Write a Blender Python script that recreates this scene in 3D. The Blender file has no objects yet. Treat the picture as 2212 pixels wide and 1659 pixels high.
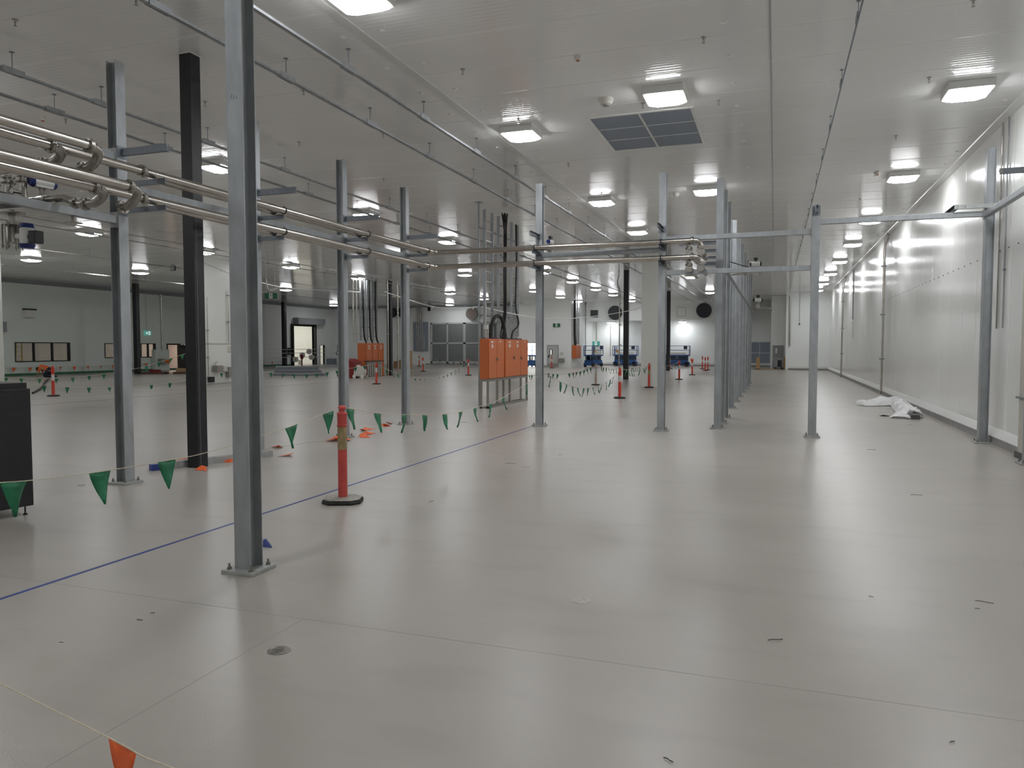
import bpy, bmesh, math, random
from mathutils import Vector, Matrix
random.seed(7)
scene = bpy.context.scene
PI = math.pi

# ------------------------------------------------------------------ camera, world, exposure
F_PX, YAW, PITCH, EYE = 1611.0, 19.42, 2.825, 1.80
cam_data = bpy.data.cameras.new('camera')
cam_data.sensor_fit = 'HORIZONTAL'
cam_data.sensor_width = 36.0
cam_data.lens = 36.0 * F_PX / 2212.0
cam_data.clip_end = 400
cam = bpy.data.objects.new('camera', cam_data)
scene.collection.objects.link(cam)
cam.location = (0, 0, EYE)
cam.rotation_euler = (math.radians(90 - PITCH), 0, math.radians(YAW))
scene.camera = cam
world = bpy.data.worlds.new('world')
scene.world = world
world.use_nodes = True
world.node_tree.nodes['Background'].inputs[0].default_value = (0.9, 0.95, 1, 1)
world.node_tree.nodes['Background'].inputs[1].default_value = 0.02
scene.view_settings.view_transform = 'Standard'
scene.view_settings.look = 'None'
scene.view_settings.gamma = 1.0
scene.view_settings.use_curve_mapping = False
scene.view_settings.exposure = 0.07
cy = scene.cycles
cy.use_denoising = True
cy.max_bounces = 8
cy.diffuse_bounces = 4
cy.glossy_bounces = 4
cy.transparent_max_bounces = 12
cy.sample_clamp_indirect = 6.0
cy.sample_clamp_direct = 60.0
cy.caustics_reflective = False
cy.caustics_refractive = False
try:
    cy.use_light_tree = True
except Exception:
    pass
LAMP = 48.0          # strength of every ceiling light lens
CEIL = 6.07

# ------------------------------------------------------------------ materials
MATS = {}

def M(name, col, rough=0.5, metal=0.0, var=0.0, scale=8.0, bump=0.0, bscale=60.0, col2=None,
      stretch=None, spec=0.5, emit=None, estr=0.0, rvar=0.0, voronoi=False, coat=0.0):
    m = bpy.data.materials.new(name)
    m.use_nodes = True
    nt = m.node_tree
    b = nt.nodes['Principled BSDF']
    b.inputs['Base Color'].default_value = (*col, 1)
    b.inputs['Roughness'].default_value = rough
    b.inputs['Metallic'].default_value = metal
    b.inputs['Specular IOR Level'].default_value = spec
    b.inputs['Coat Weight'].default_value = coat
    tc = nt.nodes.new('ShaderNodeNewGeometry')
    vec = tc.outputs['Position']
    if stretch:
        mp = nt.nodes.new('ShaderNodeMapping')
        mp.inputs['Scale'].default_value = stretch
        nt.links.new(vec, mp.inputs['Vector'])
        vec = mp.outputs['Vector']
    if var > 0 or col2:
        if voronoi:
            n = nt.nodes.new('ShaderNodeTexVoronoi')
            n.inputs['Scale'].default_value = scale
            nt.links.new(vec, n.inputs['Vector'])
            sep = nt.nodes.new('ShaderNodeSeparateColor')
            nt.links.new(n.outputs['Color'], sep.inputs[0])
            fac = sep.outputs[0]
        else:
            n = nt.nodes.new('ShaderNodeTexNoise')
            n.inputs['Scale'].default_value = scale
            n.inputs['Detail'].default_value = 5.0
            nt.links.new(vec, n.inputs['Vector'])
            fac = n.outputs['Fac']
        r = nt.nodes.new('ShaderNodeValToRGB')
        r.color_ramp.elements[0].position = 0.3
        r.color_ramp.elements[1].position = 0.7
        c2 = col2 or tuple(max(0, c * (1 - var)) for c in col)
        c1 = col if col2 else tuple(min(1, c * (1 + var)) for c in col)
        r.color_ramp.elements[0].color = (*c2, 1)
        r.color_ramp.elements[1].color = (*c1, 1)
        nt.links.new(fac, r.inputs[0])
        nt.links.new(r.outputs[0], b.inputs['Base Color'])
        if rvar:
            mr = nt.nodes.new('ShaderNodeMapRange')
            mr.inputs['To Min'].default_value = rough - rvar
            mr.inputs['To Max'].default_value = rough + rvar
            nt.links.new(fac, mr.inputs['Value'])
            nt.links.new(mr.outputs[0], b.inputs['Roughness'])
    if bump > 0:
        n2 = nt.nodes.new('ShaderNodeTexNoise')
        n2.inputs['Scale'].default_value = bscale
        n2.inputs['Detail'].default_value = 3.0
        nt.links.new(vec, n2.inputs['Vector'])
        bp = nt.nodes.new('ShaderNodeBump')
        bp.inputs['Strength'].default_value = bump
        bp.inputs['Distance'].default_value = 0.01
        nt.links.new(n2.outputs['Fac'], bp.inputs['Height'])
        nt.links.new(bp.outputs[0], b.inputs['Normal'])
    if emit:
        b.inputs['Emission Color'].default_value = (*emit, 1)
        b.inputs['Emission Strength'].default_value = estr
    MATS[name] = m
    return m

def lit(name, col, strength):
    m = bpy.data.materials.new(name)
    m.use_nodes = True
    nt = m.node_tree
    nt.nodes.clear()
    e = nt.nodes.new('ShaderNodeEmission')
    e.inputs[0].default_value = (*col, 1)
    e.inputs[1].default_value = strength
    o = nt.nodes.new('ShaderNodeOutputMaterial')
    nt.links.new(e.outputs[0], o.inputs[0])
    MATS[name] = m
    return m

def glass_mat():
    m = bpy.data.materials.new('glass')
    m.use_nodes = True
    nt = m.node_tree
    nt.nodes.clear()
    t = nt.nodes.new('ShaderNodeBsdfTransparent')
    t.inputs[0].default_value = (0.86, 0.88, 0.87, 1)
    g = nt.nodes.new('ShaderNodeBsdfGlossy')
    g.inputs['Roughness'].default_value = 0.02
    lw = nt.nodes.new('ShaderNodeLayerWeight')
    lw.inputs[0].default_value = 0.5
    pw = nt.nodes.new('ShaderNodeMath')
    pw.operation = 'POWER'
    pw.inputs[1].default_value = 4.0
    fr = nt.nodes.new('ShaderNodeMapRange')
    fr.inputs['To Min'].default_value = 0.05
    fr.inputs['To Max'].default_value = 0.7
    nt.links.new(lw.outputs['Facing'], pw.inputs[0])
    nt.links.new(pw.outputs[0], fr.inputs['Value'])
    mx = nt.nodes.new('ShaderNodeMixShader')
    o = nt.nodes.new('ShaderNodeOutputMaterial')
    nt.links.new(fr.outputs[0], mx.inputs[0])
    nt.links.new(t.outputs[0], mx.inputs[1])
    nt.links.new(g.outputs[0], mx.inputs[2])
    nt.links.new(mx.outputs[0], o.inputs[0])
    return m

def sheet_mat(name, col, alpha_transl=0.45):
    """thin plastic film: diffuse mixed with translucent"""
    m = bpy.data.materials.new(name)
    m.use_nodes = True
    nt = m.node_tree
    b = nt.nodes['Principled BSDF']
    b.inputs['Base Color'].default_value = (*col, 1)
    b.inputs['Roughness'].default_value = 0.45
    t = nt.nodes.new('ShaderNodeBsdfTranslucent')
    t.inputs[0].default_value = (*col, 1)
    mx = nt.nodes.new('ShaderNodeMixShader')
    mx.inputs[0].default_value = alpha_transl
    o = nt.nodes['Material Output']
    nt.links.new(b.outputs[0], mx.inputs[1])
    nt.links.new(t.outputs[0], mx.inputs[2])
    nt.links.new(mx.outputs[0], o.inputs[0])
    return m

galv = M('galvanised steel', (0.385, 0.405, 0.42), 0.44, 0.5, 0.13, 9, 0.02, 40, rvar=0.08, stretch=(1, 1, 0.4))
galv2 = M('galvanised plate', (0.42, 0.43, 0.42), 0.5, 0.35, 0.12, 14)
channel_m = M('dull galvanised channel', (0.22, 0.24, 0.27), 0.45, 0.5, 0.12, 30)
bolt_m = M('zinc bolt', (0.30, 0.29, 0.25), 0.4, 0.8, 0.2, 60)
steel = M('stainless pipe', (0.50, 0.47, 0.43), 0.24, 1.0, 0.08, 6, stretch=(1, 1, 1))
steel_d = M('brushed stainless fitting', (0.38, 0.36, 0.33), 0.38, 1.0, 0.15, 30)
black_col = M('black painted steel', (0.012, 0.012, 0.015), 0.42, 0.0, 0.3, 10)
black_p = M('black plastic', (0.012, 0.012, 0.014), 0.45)
rubber = M('black rubber', (0.02, 0.019, 0.018), 0.7, 0.0, 0.4, 20)
rubber_top = M('dusty grey rubber', (0.36, 0.34, 0.30), 0.85, 0.0, 0.25, 30)
floor_m = None
ceil_m = M('white ribbed ceiling panel', (0.87, 0.872, 0.865), 0.10, 0.0, 0.03, 0.35, spec=0.6)
wall_m = M('white gloss wall panel', (0.87, 0.875, 0.845), 0.19, 0.0, 0.02, 0.5, spec=0.6)
wall_far_m = M('white matt wall panel', (0.84, 0.855, 0.835), 0.42, 0.0, 0.02, 0.5)
wall_left_m = M('grey green wall panel', (0.76, 0.82, 0.76), 0.4, 0.0, 0.03, 0.5)
wall_cream_m = M('off white panel cladding', (0.82, 0.83, 0.79), 0.35, 0.0, 0.03, 0.5)
room_pink = M('office plaster', (0.52, 0.475, 0.44), 0.8)
room_white = M('lit room panel', (0.85, 0.85, 0.80), 0.6)
kerb_m = M('grey concrete kerb', (0.33, 0.325, 0.32), 0.55, 0.0, 0.15, 3)
green_kerb = M('green coving', (0.05, 0.16, 0.08), 0.5)
cap_m = M('white flashing', (0.72, 0.72, 0.70), 0.3)
white_p = M('white plastic', (0.75, 0.75, 0.72), 0.4)
cream_p = M('cream plastic', (0.62, 0.60, 0.55), 0.45)
grey_m = M('grey painted metal', (0.30, 0.31, 0.32), 0.45)
grille_m = M('blue grey filter mesh', (0.26, 0.30, 0.36), 0.6, 0.0, 0.15, 300)
louvre_m = M('grey louvre blade', (0.30, 0.31, 0.31), 0.5)
door_m = M('pale grey door', (0.50, 0.51, 0.49), 0.45)
orange_cab = M('orange enamel', (0.60, 0.155, 0.045), 0.38, 0.0, 0.04, 3)
bollard_m = M('faded red plastic', (0.56, 0.075, 0.065), 0.42, 0.0, 0.12, 9, col2=None)
bollard_far = M('bright red plastic', (0.62, 0.055, 0.03), 0.42, 0.0, 0.08, 9)
band_dirty = M('worn tan reflective band', (0.33, 0.245, 0.12), 0.5, 0.0, 0.3, 25, stretch=(1, 1, 0.3))
band_white = M('grey white reflective band', (0.62, 0.62, 0.60), 0.4, 0.0, 0.1, 20)
pale_b = M('faded pinkish cream plastic', (0.60, 0.46, 0.36), 0.6, 0.0, 0.15, 6)
green_flag = M('green bunting plastic', (0.012, 0.17, 0.075), 0.42, 0.0, 0.25, 14)
orange_flag = M('orange bunting plastic', (0.85, 0.14, 0.03), 0.45, 0.0, 0.15, 12)
cord_m = M('cream cord', (0.62, 0.56, 0.43), 0.8, 0.0, 0.15, 90)
blue_tape = M('blue tape', (0.018, 0.045, 0.22), 0.45, 0.0, 0.3, 12)
blue_p = M('blue actuator paint', (0.015, 0.03, 0.16), 0.4)
lift_blue = M('scissor lift blue paint', (0.02, 0.085, 0.26), 0.4, 0.0, 0.1, 6)
lift_dark = M('dark blue lift chassis', (0.025, 0.045, 0.085), 0.5)
red_box = M('dark red steel', (0.20, 0.012, 0.012), 0.45, 0.0, 0.15, 4)
cardboard = M('cardboard', (0.36, 0.23, 0.12), 0.8, 0.0, 0.1, 10)
timber = M('plain timber', (0.42, 0.25, 0.10), 0.7, 0.0, 0.2, 20, stretch=(8, 8, 1))
dark_wood = M('dark pallet timber', (0.10, 0.06, 0.045), 0.8)
film = sheet_mat('white plastic film', (0.90, 0.905, 0.90), 0.2)
yellow_p = M('yellow paint', (0.62, 0.48, 0.06), 0.45)
hi_vis = M('orange work shirt', (0.75, 0.15, 0.035), 0.8)
navy = M('dark navy cloth', (0.02, 0.022, 0.035), 0.85)
skin_m = M('skin', (0.45, 0.26, 0.18), 0.5)
hair_m = M('dark hair', (0.015, 0.012, 0.01), 0.6)
sign_green = M('sign green', (0.012, 0.13, 0.055), 0.4)
sign_white = lit('lit sign white', (0.92, 1, 0.96), 0.75)
sign_lit_green = lit('lit sign green', (0.10, 0.42, 0.36), 0.6)
lens_m = lit('light lens', (0.955, 0.975, 1.0), LAMP)
joint_m = M('floor joint sealant', (0.31, 0.29, 0.265), 0.5)
seam_m = M('dark floor seam', (0.12, 0.10, 0.085), 0.6)
dark_floor = M('dark grey floor coating', (0.17, 0.175, 0.165), 0.35, 0.0, 0.1, 0.6)
glass = glass_mat()

def floor_material():
    m = bpy.data.materials.new('polished grey floor coating')
    m.use_nodes = True
    nt = m.node_tree
    L = nt.links.new
    b = nt.nodes['Principled BSDF']
    g = nt.nodes.new('ShaderNodeNewGeometry')
    def noise(scale, detail=4, st=None):
        v = g.outputs['Position']
        if st:
            mp = nt.nodes.new('ShaderNodeMapping')
            mp.inputs['Scale'].default_value = st
            L(v, mp.inputs['Vector'])
            v = mp.outputs['Vector']
        n = nt.nodes.new('ShaderNodeTexNoise')
        n.inputs['Scale'].default_value = scale
        n.inputs['Detail'].default_value = detail
        L(v, n.inputs['Vector'])
        return n.outputs['Fac']
    r = nt.nodes.new('ShaderNodeValToRGB')
    r.color_ramp.elements[0].position = 0.25
    r.color_ramp.elements[1].position = 0.75
    r.color_ramp.elements[0].color = (0.375, 0.348, 0.312, 1)
    r.color_ramp.elements[1].color = (0.445, 0.415, 0.375, 1)
    n1 = noise(0.55, 6)
    L(n1, r.inputs[0])
    # scuffs
    n2 = noise(3.2, 6, (1, 0.35, 1))
    r2 = nt.nodes.new('ShaderNodeValToRGB')
    r2.color_ramp.elements[0].position = 0.62
    r2.color_ramp.elements[1].position = 0.8
    r2.color_ramp.elements[0].color = (0, 0, 0, 1)
    r2.color_ramp.elements[1].color = (0.25, 0.25, 0.25, 1)
    L(n2, r2.inputs[0])
    mix = nt.nodes.new('ShaderNodeMix')
    mix.data_type = 'RGBA'
    L(r2.outputs[0], mix.inputs[0])
    L(r.outputs[0], mix.inputs[6])
    mix.inputs[7].default_value = (0.485, 0.457, 0.42, 1)
    L(mix.outputs[2], b.inputs['Base Color'])
    # broad smears left by cleaning and foot traffic
    n3 = noise(1.7, 7, (0.55, 1.6, 1))
    r3 = nt.nodes.new('ShaderNodeValToRGB')
    r3.color_ramp.elements[0].position = 0.52
    r3.color_ramp.elements[1].position = 0.78
    r3.color_ramp.elements[0].color = (0, 0, 0, 1)
    r3.color_ramp.elements[1].color = (0.55, 0.55, 0.55, 1)
    L(n3, r3.inputs[0])
    mix3 = nt.nodes.new('ShaderNodeMix')
    mix3.data_type = 'RGBA'
    L(r3.outputs[0], mix3.inputs[0])
    L(mix.outputs[2], mix3.inputs[6])
    mix3.inputs[7].default_value = (0.325, 0.30, 0.272, 1)
    L(mix3.outputs[2], b.inputs['Base Color'])
    mr = nt.nodes.new('ShaderNodeMapRange')
    mr.inputs['From Min'].default_value = 0.3
    mr.inputs['From Max'].default_value = 0.7
    mr.inputs['To Min'].default_value = 0.285
    mr.inputs['To Max'].default_value = 0.325
    L(noise(1.1, 5), mr.inputs['Value'])
    L(mr.outputs[0], b.inputs['Roughness'])
    b.inputs['Specular IOR Level'].default_value = 0.42
    bp = nt.nodes.new('ShaderNodeBump')
    bp.inputs['Strength'].default_value = 0.16
    bp.inputs['Distance'].default_value = 0.004
    L(noise(80, 3), bp.inputs['Height'])
    L(bp.outputs[0], b.inputs['Normal'])
    return m
floor_m = floor_material()

# ------------------------------------------------------------------ mesh helpers
COL = scene.collection

class MB:
    def __init__(self):
        self.bm = bmesh.new()

    def box(self, x0, x1, y0, y1, z0, z1):
        vs = [self.bm.verts.new(p) for p in ((x0, y0, z0), (x1, y0, z0), (x1, y1, z0), (x0, y1, z0),
                                             (x0, y0, z1), (x1, y0, z1), (x1, y1, z1), (x0, y1, z1))]
        for f in ((3, 2, 1, 0), (4, 5, 6, 7), (0, 1, 5, 4), (1, 2, 6, 5), (2, 3, 7, 6), (3, 0, 4, 7)):
            self.bm.faces.new([vs[i] for i in f])
        return self

    def cbox(self, c, s):
        return self.box(c[0] - s[0] / 2, c[0] + s[0] / 2, c[1] - s[1] / 2, c[1] + s[1] / 2, c[2] - s[2] / 2, c[2] + s[2] / 2)

    def prism(self, pts, vec):
        v = Vector(vec)
        a = [self.bm.verts.new(p) for p in pts]
        b = [self.bm.verts.new(Vector(p) + v) for p in pts]
        n = len(a)
        self.bm.faces.new(a[::-1])
        self.bm.faces.new(b)
        for i in range(n):
            self.bm.faces.new((a[i], a[(i + 1) % n], b[(i + 1) % n], b[i]))
        return self

    def bar(self, p0, p1, w, h, up=(0, 0, 1)):
        p0, p1 = Vector(p0), Vector(p1)
        d = (p1 - p0).normalized()
        s = d.cross(Vector(up))
        if s.length < 1e-4:
            s = d.cross(Vector((1, 0, 0)))
        s.normalize()
        u = s.cross(d)
        q = [p0 + s * a * w / 2 + u * b * h / 2 for a, b in ((-1, -1), (1, -1), (1, 1), (-1, 1))]
        return self.prism(q, p1 - p0)

    def ring(self, c, d, r, n, ref=None):
        d = Vector(d).normalized()
        a = Vector(ref) if ref is not None else (Vector((0, 0, 1)) if abs(d.z) < 0.9 else Vector((1, 0, 0)))
        s = d.cross(a).normalized()
        u = s.cross(d)
        return [self.bm.verts.new(Vector(c) + s * math.cos(2 * PI * i / n) * r + u * math.sin(2 * PI * i / n) * r) for i in range(n)]

    def skin(self, rings, cap=True):
        for a, b in zip(rings, rings[1:]):
            n = len(a)
            for i in range(n):
                self.bm.faces.new((a[i], a[(i + 1) % n], b[(i + 1) % n], b[i]))
        if cap:
            self.bm.faces.new(rings[0][::-1])
            self.bm.faces.new(rings[-1])
        return self

    def cyl(self, p0, p1, r0, r1=None, n=14, cap=True):
        r1 = r0 if r1 is None else r1
        d = Vector(p1) - Vector(p0)
        return self.skin([self.ring(p0, d, r0, n), self.ring(p1, d, r1, n)], cap)

    def tube(self, pts, r, n=8):
        pts = [Vector(p) for p in pts]
        rings = []
        ref = None
        for i, p in enumerate(pts):
            d = (pts[min(i + 1, len(pts) - 1)] - pts[max(i - 1, 0)]).normalized()
            if ref is None:
                ref = Vector((0, 0, 1)) if abs(d.z) < 0.9 else Vector((1, 0, 0))
            s = d.cross(ref)
            if s.length < 1e-4:
                s = d.orthogonal()
            s.normalize()
            ref = s.cross(d)
            rr = r[i] if isinstance(r, (list, tuple)) else r
            rings.append([self.bm.verts.new(p + s * math.cos(2 * PI * k / n) * rr + ref * math.sin(2 * PI * k / n) * rr) for k in range(n)])
        return self.skin(rings)

    def lathe(self, prof, c=(0, 0, 0), n=24):
        c = Vector(c)
        rings = [[self.bm.verts.new(c + Vector((r * math.cos(2 * PI * i / n), r * math.sin(2 * PI * i / n), z))) for i in range(n)] for r, z in prof]
        return self.skin(rings)

    def ball(self, c, r, sc=(1, 1, 1), n=10):
        mtx = Matrix.Translation(c) @ Matrix.Diagonal((*sc, 1))
        bmesh.ops.create_uvsphere(self.bm, u_segments=n, v_segments=max(6, n // 2 + 2), radius=r, matrix=mtx)
        return self

    def build(self, name, mat, parent=None, smooth=False, bevel=0.0, loc=None):
        bmesh.ops.recalc_face_normals(self.bm, faces=self.bm.faces)
        me = bpy.data.meshes.new(name)
        self.bm.to_mesh(me)
        self.bm.free()
        if mat:
            me.materials.append(mat)
        if smooth:
            for p in me.polygons:
                p.use_smooth = True
        o = bpy.data.objects.new(name, me)
        COL.objects.link(o)
        if loc:
            o.location = loc
        if parent:
            o.parent = parent
        if smooth:
            try:
                md = o.modifiers.new('edges', 'EDGE_SPLIT')
                md.split_angle = math.radians(38)
            except Exception:
                pass
        if bevel:
            md = o.modifiers.new('bevel', 'BEVEL')
            md.width = bevel
            md.segments = 2
            md.limit_method = 'ANGLE'
        return o

def tag(o, label, cat, group=None):
    o['label'] = label
    o['category'] = cat
    if group:
        o['group'] = group
    return o

def T(name, label, cat, loc=(0, 0, 0), rz=0.0, group=None):
    o = bpy.data.objects.new(name, None)
    o.empty_display_size = 0.1
    COL.objects.link(o)
    o.location = loc
    o.rotation_euler = (0, 0, rz)
    return tag(o, label, cat, group)

def struct(o):
    o['kind'] = 'structure'
    return o

def sroot(name, loc=(0, 0, 0), rz=0.0):
    o = bpy.data.objects.new(name, None)
    COL.objects.link(o)
    o.location = loc
    o.rotation_euler = (0, 0, rz)
    return struct(o)

def dup(root, label, loc, rz=None, group=None, skip=()):
    r = root.copy()
    COL.objects.link(r)
    r.location = loc
    if rz is not None:
        r.rotation_euler = (0, 0, rz)
    r['label'] = label
    if group:
        r['group'] = group
    for ch in list(root.children):
        if ch.name.split('.')[0] in skip:
            continue
        c = ch.copy()
        COL.objects.link(c)
        c.parent = r
        for g in list(ch.children):
            d = g.copy()
            COL.objects.link(d)
            d.parent = c
    return r

ORD = ['first', 'second', 'third', 'fourth', 'fifth', 'sixth', 'seventh', 'eighth', 'ninth', 'tenth', 'eleventh', 'twelfth']

# ------------------------------------------------------------------ building shell
XL, XR, YN, YF = -45.0, 3.95, -14.0, 69.5

def ribbed(name, mat, rows, mk, period, amp, joint):
    """sheet of shallow rolled ribs; mk(t, height) -> two points of one row"""
    bm = bmesh.new()
    prev = None
    for t in rows:
        u = (t / joint) % 1.0
        d = min(u, 1 - u) * joint
        ph = (t / period) % 1.0
        h = amp * (0.5 - 0.5 * math.cos(2 * PI * (ph - 0.66) / 0.34)) if ph > 0.66 else 0.0
        if d < 0.006:
            h = -0.006 * (1 - d / 0.006)
        cur = [bm.verts.new(p) for p in mk(t, h)]
        if prev:
            bm.faces.new((prev[0], prev[1], cur[1], cur[0])).smooth = True
        prev = cur
    me = bpy.data.meshes.new(name)
    bm.to_mesh(me)
    bm.free()
    me.materials.append(mat)
    o = bpy.data.objects.new(name, me)
    COL.objects.link(o)
    return struct(o)

def rib_rows(a, b, period, joint, k=8):
    rows = []
    i = 0
    while a + i * period <= b:
        base = (math.floor(a / period) + i) * period
        rows += [round(base + period * q, 6) for q in (0.0, 0.33)] + [round(base + period * (0.66 + 0.34 * q / k), 6) for q in range(k)]
        i += 1
    j = math.ceil(a / joint)
    while j * joint < b:
        rows += [j * joint - 0.006, j * joint - 0.0015, j * joint, j * joint + 0.0015, j * joint + 0.006]
        j += 1
    return sorted(set(rows))

ceiling = ribbed('ceiling', ceil_m, rib_rows(YN, 73.0, 0.1, 1.2), lambda y, h: ((XL - 0.3, y, CEIL - h), (XR + 0.3, y, CEIL - h)), 0.1, 0.0010, 1.2)
wall_right = ribbed('wall_right', wall_m, rib_rows(YN, 63.0, 0.09, 1.2), lambda y, h: ((XR - h, y, -0.02), (XR - h, y, CEIL + 0.05)), 0.09, 0.0004, 1.2)

struct(MB().box(XL - 9, XR + 0.3, YN - 0.2, 74, -0.25, 0.0).build('floor', floor_m))

def cells(a0, a1, z0, z1, holes):
    us = sorted({a0, a1, *[h[0] for h in holes], *[h[1] for h in holes]})
    zs = sorted({z0, z1, *[h[2] for h in holes], *[h[3] for h in holes]})
    for i in range(len(us) - 1):
        for j in range(len(zs) - 1):
            cu, cz = (us[i] + us[i + 1]) / 2, (zs[j] + zs[j + 1]) / 2
            if not any(h[0] < cu < h[1] and h[2] < cz < h[3] for h in holes):
                yield us[i], us[i + 1], zs[j], zs[j + 1]

def wall_x(name, x0, x1, ya, yb, mat, holes=()):
    b = MB()
    for u0, u1, z0, z1 in cells(ya, yb, 0, CEIL + 0.05, holes):
        b.box(x0, x1, u0, u1, z0, z1)
    return struct(b.build(name, mat))

def wall_y(name, y0, y1, xa, xb, mat, holes=(), ztop=CEIL + 0.05, zbot=0):
    b = MB()
    for u0, u1, z0, z1 in cells(xa, xb, zbot, ztop, holes):
        b.box(u0, u1, y0, y1, z0, z1)
    return struct(b.build(name, mat))

W1, W2, W3 = (33.8, 37.7, 0.86, 2.12), (40.45, 42.75, 1.02, 2.09), (43.67, 45.1, 1.02, 2.09)
D1, D2 = (46.2, 47.6, 0, 2.09), (47.95, 49.3, 0, 2.09)
RD, PD = (62.3, 66.0, 0, 4.0), (67.1, 67.95, 0, 1.98)
wall_x('wall_left', XL - 0.2, XL, YN, 56.0, wall_left_m, [W1, W2, W3, D1, D2])
wall_x('wall_left', XL - 0.2, XL, 56.0, YF + 0.2, wall_far_m, [RD, PD])
wall_y('wall_near', YN - 0.2, YN, XL, XR + 0.2, wall_far_m)
wall_y('wall_far', YF, YF + 0.2, XL, -17.1, wall_far_m)
wall_y('wall_far', 64.3, 64.5, -21.9, -17.1, wall_far_m, [(-21.6, -20.12, 0, 2.15)])
wall_x('wall_far', -17.3, -17.1, 64.5, YF, wall_far_m)
wall_x('wall_far', -22.1, -21.9, 64.3, YF, wall_far_m)
wall_y('wall_far', 72.6, 72.8, -17.3, 0.9, wall_far_m)
wall_x('wall_far', -17.3, -17.1, YF, 72.6, wall_far_m)
wall_y('wall_far', 70.0, 70.2, -17.1, -2.4, wall_far_m, zbot=4.3)
wall_y('wall_far', 66.0, 66.2, -0.35, 0.78, wall_far_m)
wall_x('wall_far', -0.35, -0.15, 66.2, 72.6, wall_far_m)
wall_x('wall_far', 0.78, 0.98, 62.5, 66.2, wall_far_m)
wall_y('wall_far', 62.5, 62.7, 0.98, XR + 0.2, wall_far_m)
struct(MB().box(-17.1, -2.4, 70.2, 72.6, 4.3, 4.4).build('ceiling', wall_far_m))

# rooms seen through the openings
def room(name, x0, x1, y0, y1, h, mat, open_side):
    b = MB()
    t = 0.1
    b.box(x0, x1, y0, y1, h, h + t)
    if open_side != '-x':
        b.box(x0 - t, x0, y0, y1, 0, h)
    if open_side != '+x':
        b.box(x1, x1 + t, y0, y1, 0, h)
    b.box(x0, x1, y0 - t, y0, 0, h) if open_side != '-y' else None
    b.box(x0, x1, y1, y1 + t, 0, h) if open_side != '+y' else None
    return struct(b.build(name, mat))
room('wall_office', -49.0, XL - 0.2, 32.5, 50.5, 2.9, room_pink, '+x')
room('wall_store', -53.0, XL - 0.2, 59.5, 69.0, 5.2, room_white, '+x')
room('wall_dock', -21.85, -17.35, 64.5, 69.4, 4.5, room_white, '-y')

def room_lamp(name, loc, size, power, col=(1, 1, 1)):
    d = bpy.data.lights.new(name, 'AREA')
    d.shape = 'RECTANGLE'
    d.size, d.size_y = size
    d.energy = power
    d.color = col
    o = bpy.data.objects.new(name, d)
    COL.objects.link(o)
    o.location = loc
    return o
room_lamp('office_lamp', (-47.0, 41, 2.85), (1.0, 14), 75, (1, 0.95, 0.9))
room_lamp('doorway_lamp', (-47.0, 48.7, 2.8), (0.8, 1.2), 60, (1, 0.8, 0.68))
room_lamp('store_lamp', (-49.0, 64.5, 5.1), (4, 5), 230, (1, 0.99, 0.93))
room_lamp('dock_lamp', (-20.5, 67, 4.4), (2.5, 3), 900, (0.95, 0.98, 1))

# cladding piers standing in the hall
struct(MB().box(-26.75, -25.65, 28.75, 31.9, 0, CEIL + 0.04).build('wall_pier', wall_cream_m))
struct(MB().box(-38.5, -34.0, 23.4, 25.0, 0, CEIL + 0.04).build('wall_pier', wall_cream_m))
struct(MB().box(-5.75, -4.8, 34.0, 34.95, 0, CEIL + 0.04).build('wall_pier', wall_cream_m))

# kerbs, covings and ceiling trims
def kerb_x(name, x, sgn, ya, yb, mat):
    q = [(x, ya, 0), (x - sgn * 0.11, ya, 0), (x - sgn * 0.11, ya, 0.14), (x, ya, 0.15)]
    return struct(MB().prism(q, (0, yb - ya, 0)).build(name, mat))
def cap_x(name, x, sgn, ya, yb):
    q = [(x - 0.0 * sgn, ya, 0.145), (x - sgn * 0.125, ya, 0.140), (x - sgn * 0.125, ya, 0.152), (x - sgn * 0.02, ya, 0.275), (x, ya, 0.28)]
    return struct(MB().prism(q, (0, yb - ya, 0)).build(name, cap_m))
kerb_x('baseboard_right', XR, 1, YN, 62.5, kerb_m)
cap_x('trim_1', XR, 1, YN, 62.5)
kerb_x('baseboard_left', XL, -1, 10, 62.0, green_kerb)
def kerb_y(name, y, xa, xb, mat, h=0.14, d=0.1):
    return struct(MB().box(xa, xb, y - d, y, 0, h).build(name, mat))
kerb_y('baseboard_far', 62.5, 0.98, 3.84, kerb_m)
struct(MB().box(0.98, 3.83, 62.36, 62.5, 0.14, 0.3).build('trim_2', cap_m))
kerb_y('baseboard_far', 72.6, -16.2, -0.4, kerb_m)
struct(MB().box(-16.2, -0.4, 72.47, 72.6, 0.14, 0.33).build('trim_3', cap_m))
kerb_y('baseboard_far', YF, -33.9, -22.2, kerb_m)
kerb_y('baseboard_far', 64.3, -19.95, -19.4, kerb_m)
struct(MB().box(-19.95, -19.4, 64.18, 64.3, 0.14, 0.28).build('trim_4', cap_m))
struct(MB().prism([(XR, YN, CEIL), (XR - 0.11, YN, CEIL), (XR - 0.10, YN, CEIL - 0.02), (XR - 0.02, YN, CEIL - 0.10), (XR, YN, CEIL - 0.11)], (0, 76, 0)).build('trim_5', cap_m))
struct(MB().box(-5.47, -5.33, YN, 69, CEIL - 0.012, CEIL + 0.01).build('trim_6', cap_m))
struct(MB().prism([(XL, 12, CEIL), (XL + 0.25, 12, CEIL), (XL, 12, CEIL - 0.25)], (0, 57, 0)).build('trim_7', grey_m))
struct(MB().box(XL, -17.1, YF - 0.2, YF, CEIL - 0.2, CEIL + 0.01).build('trim_8', grey_m))
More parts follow.
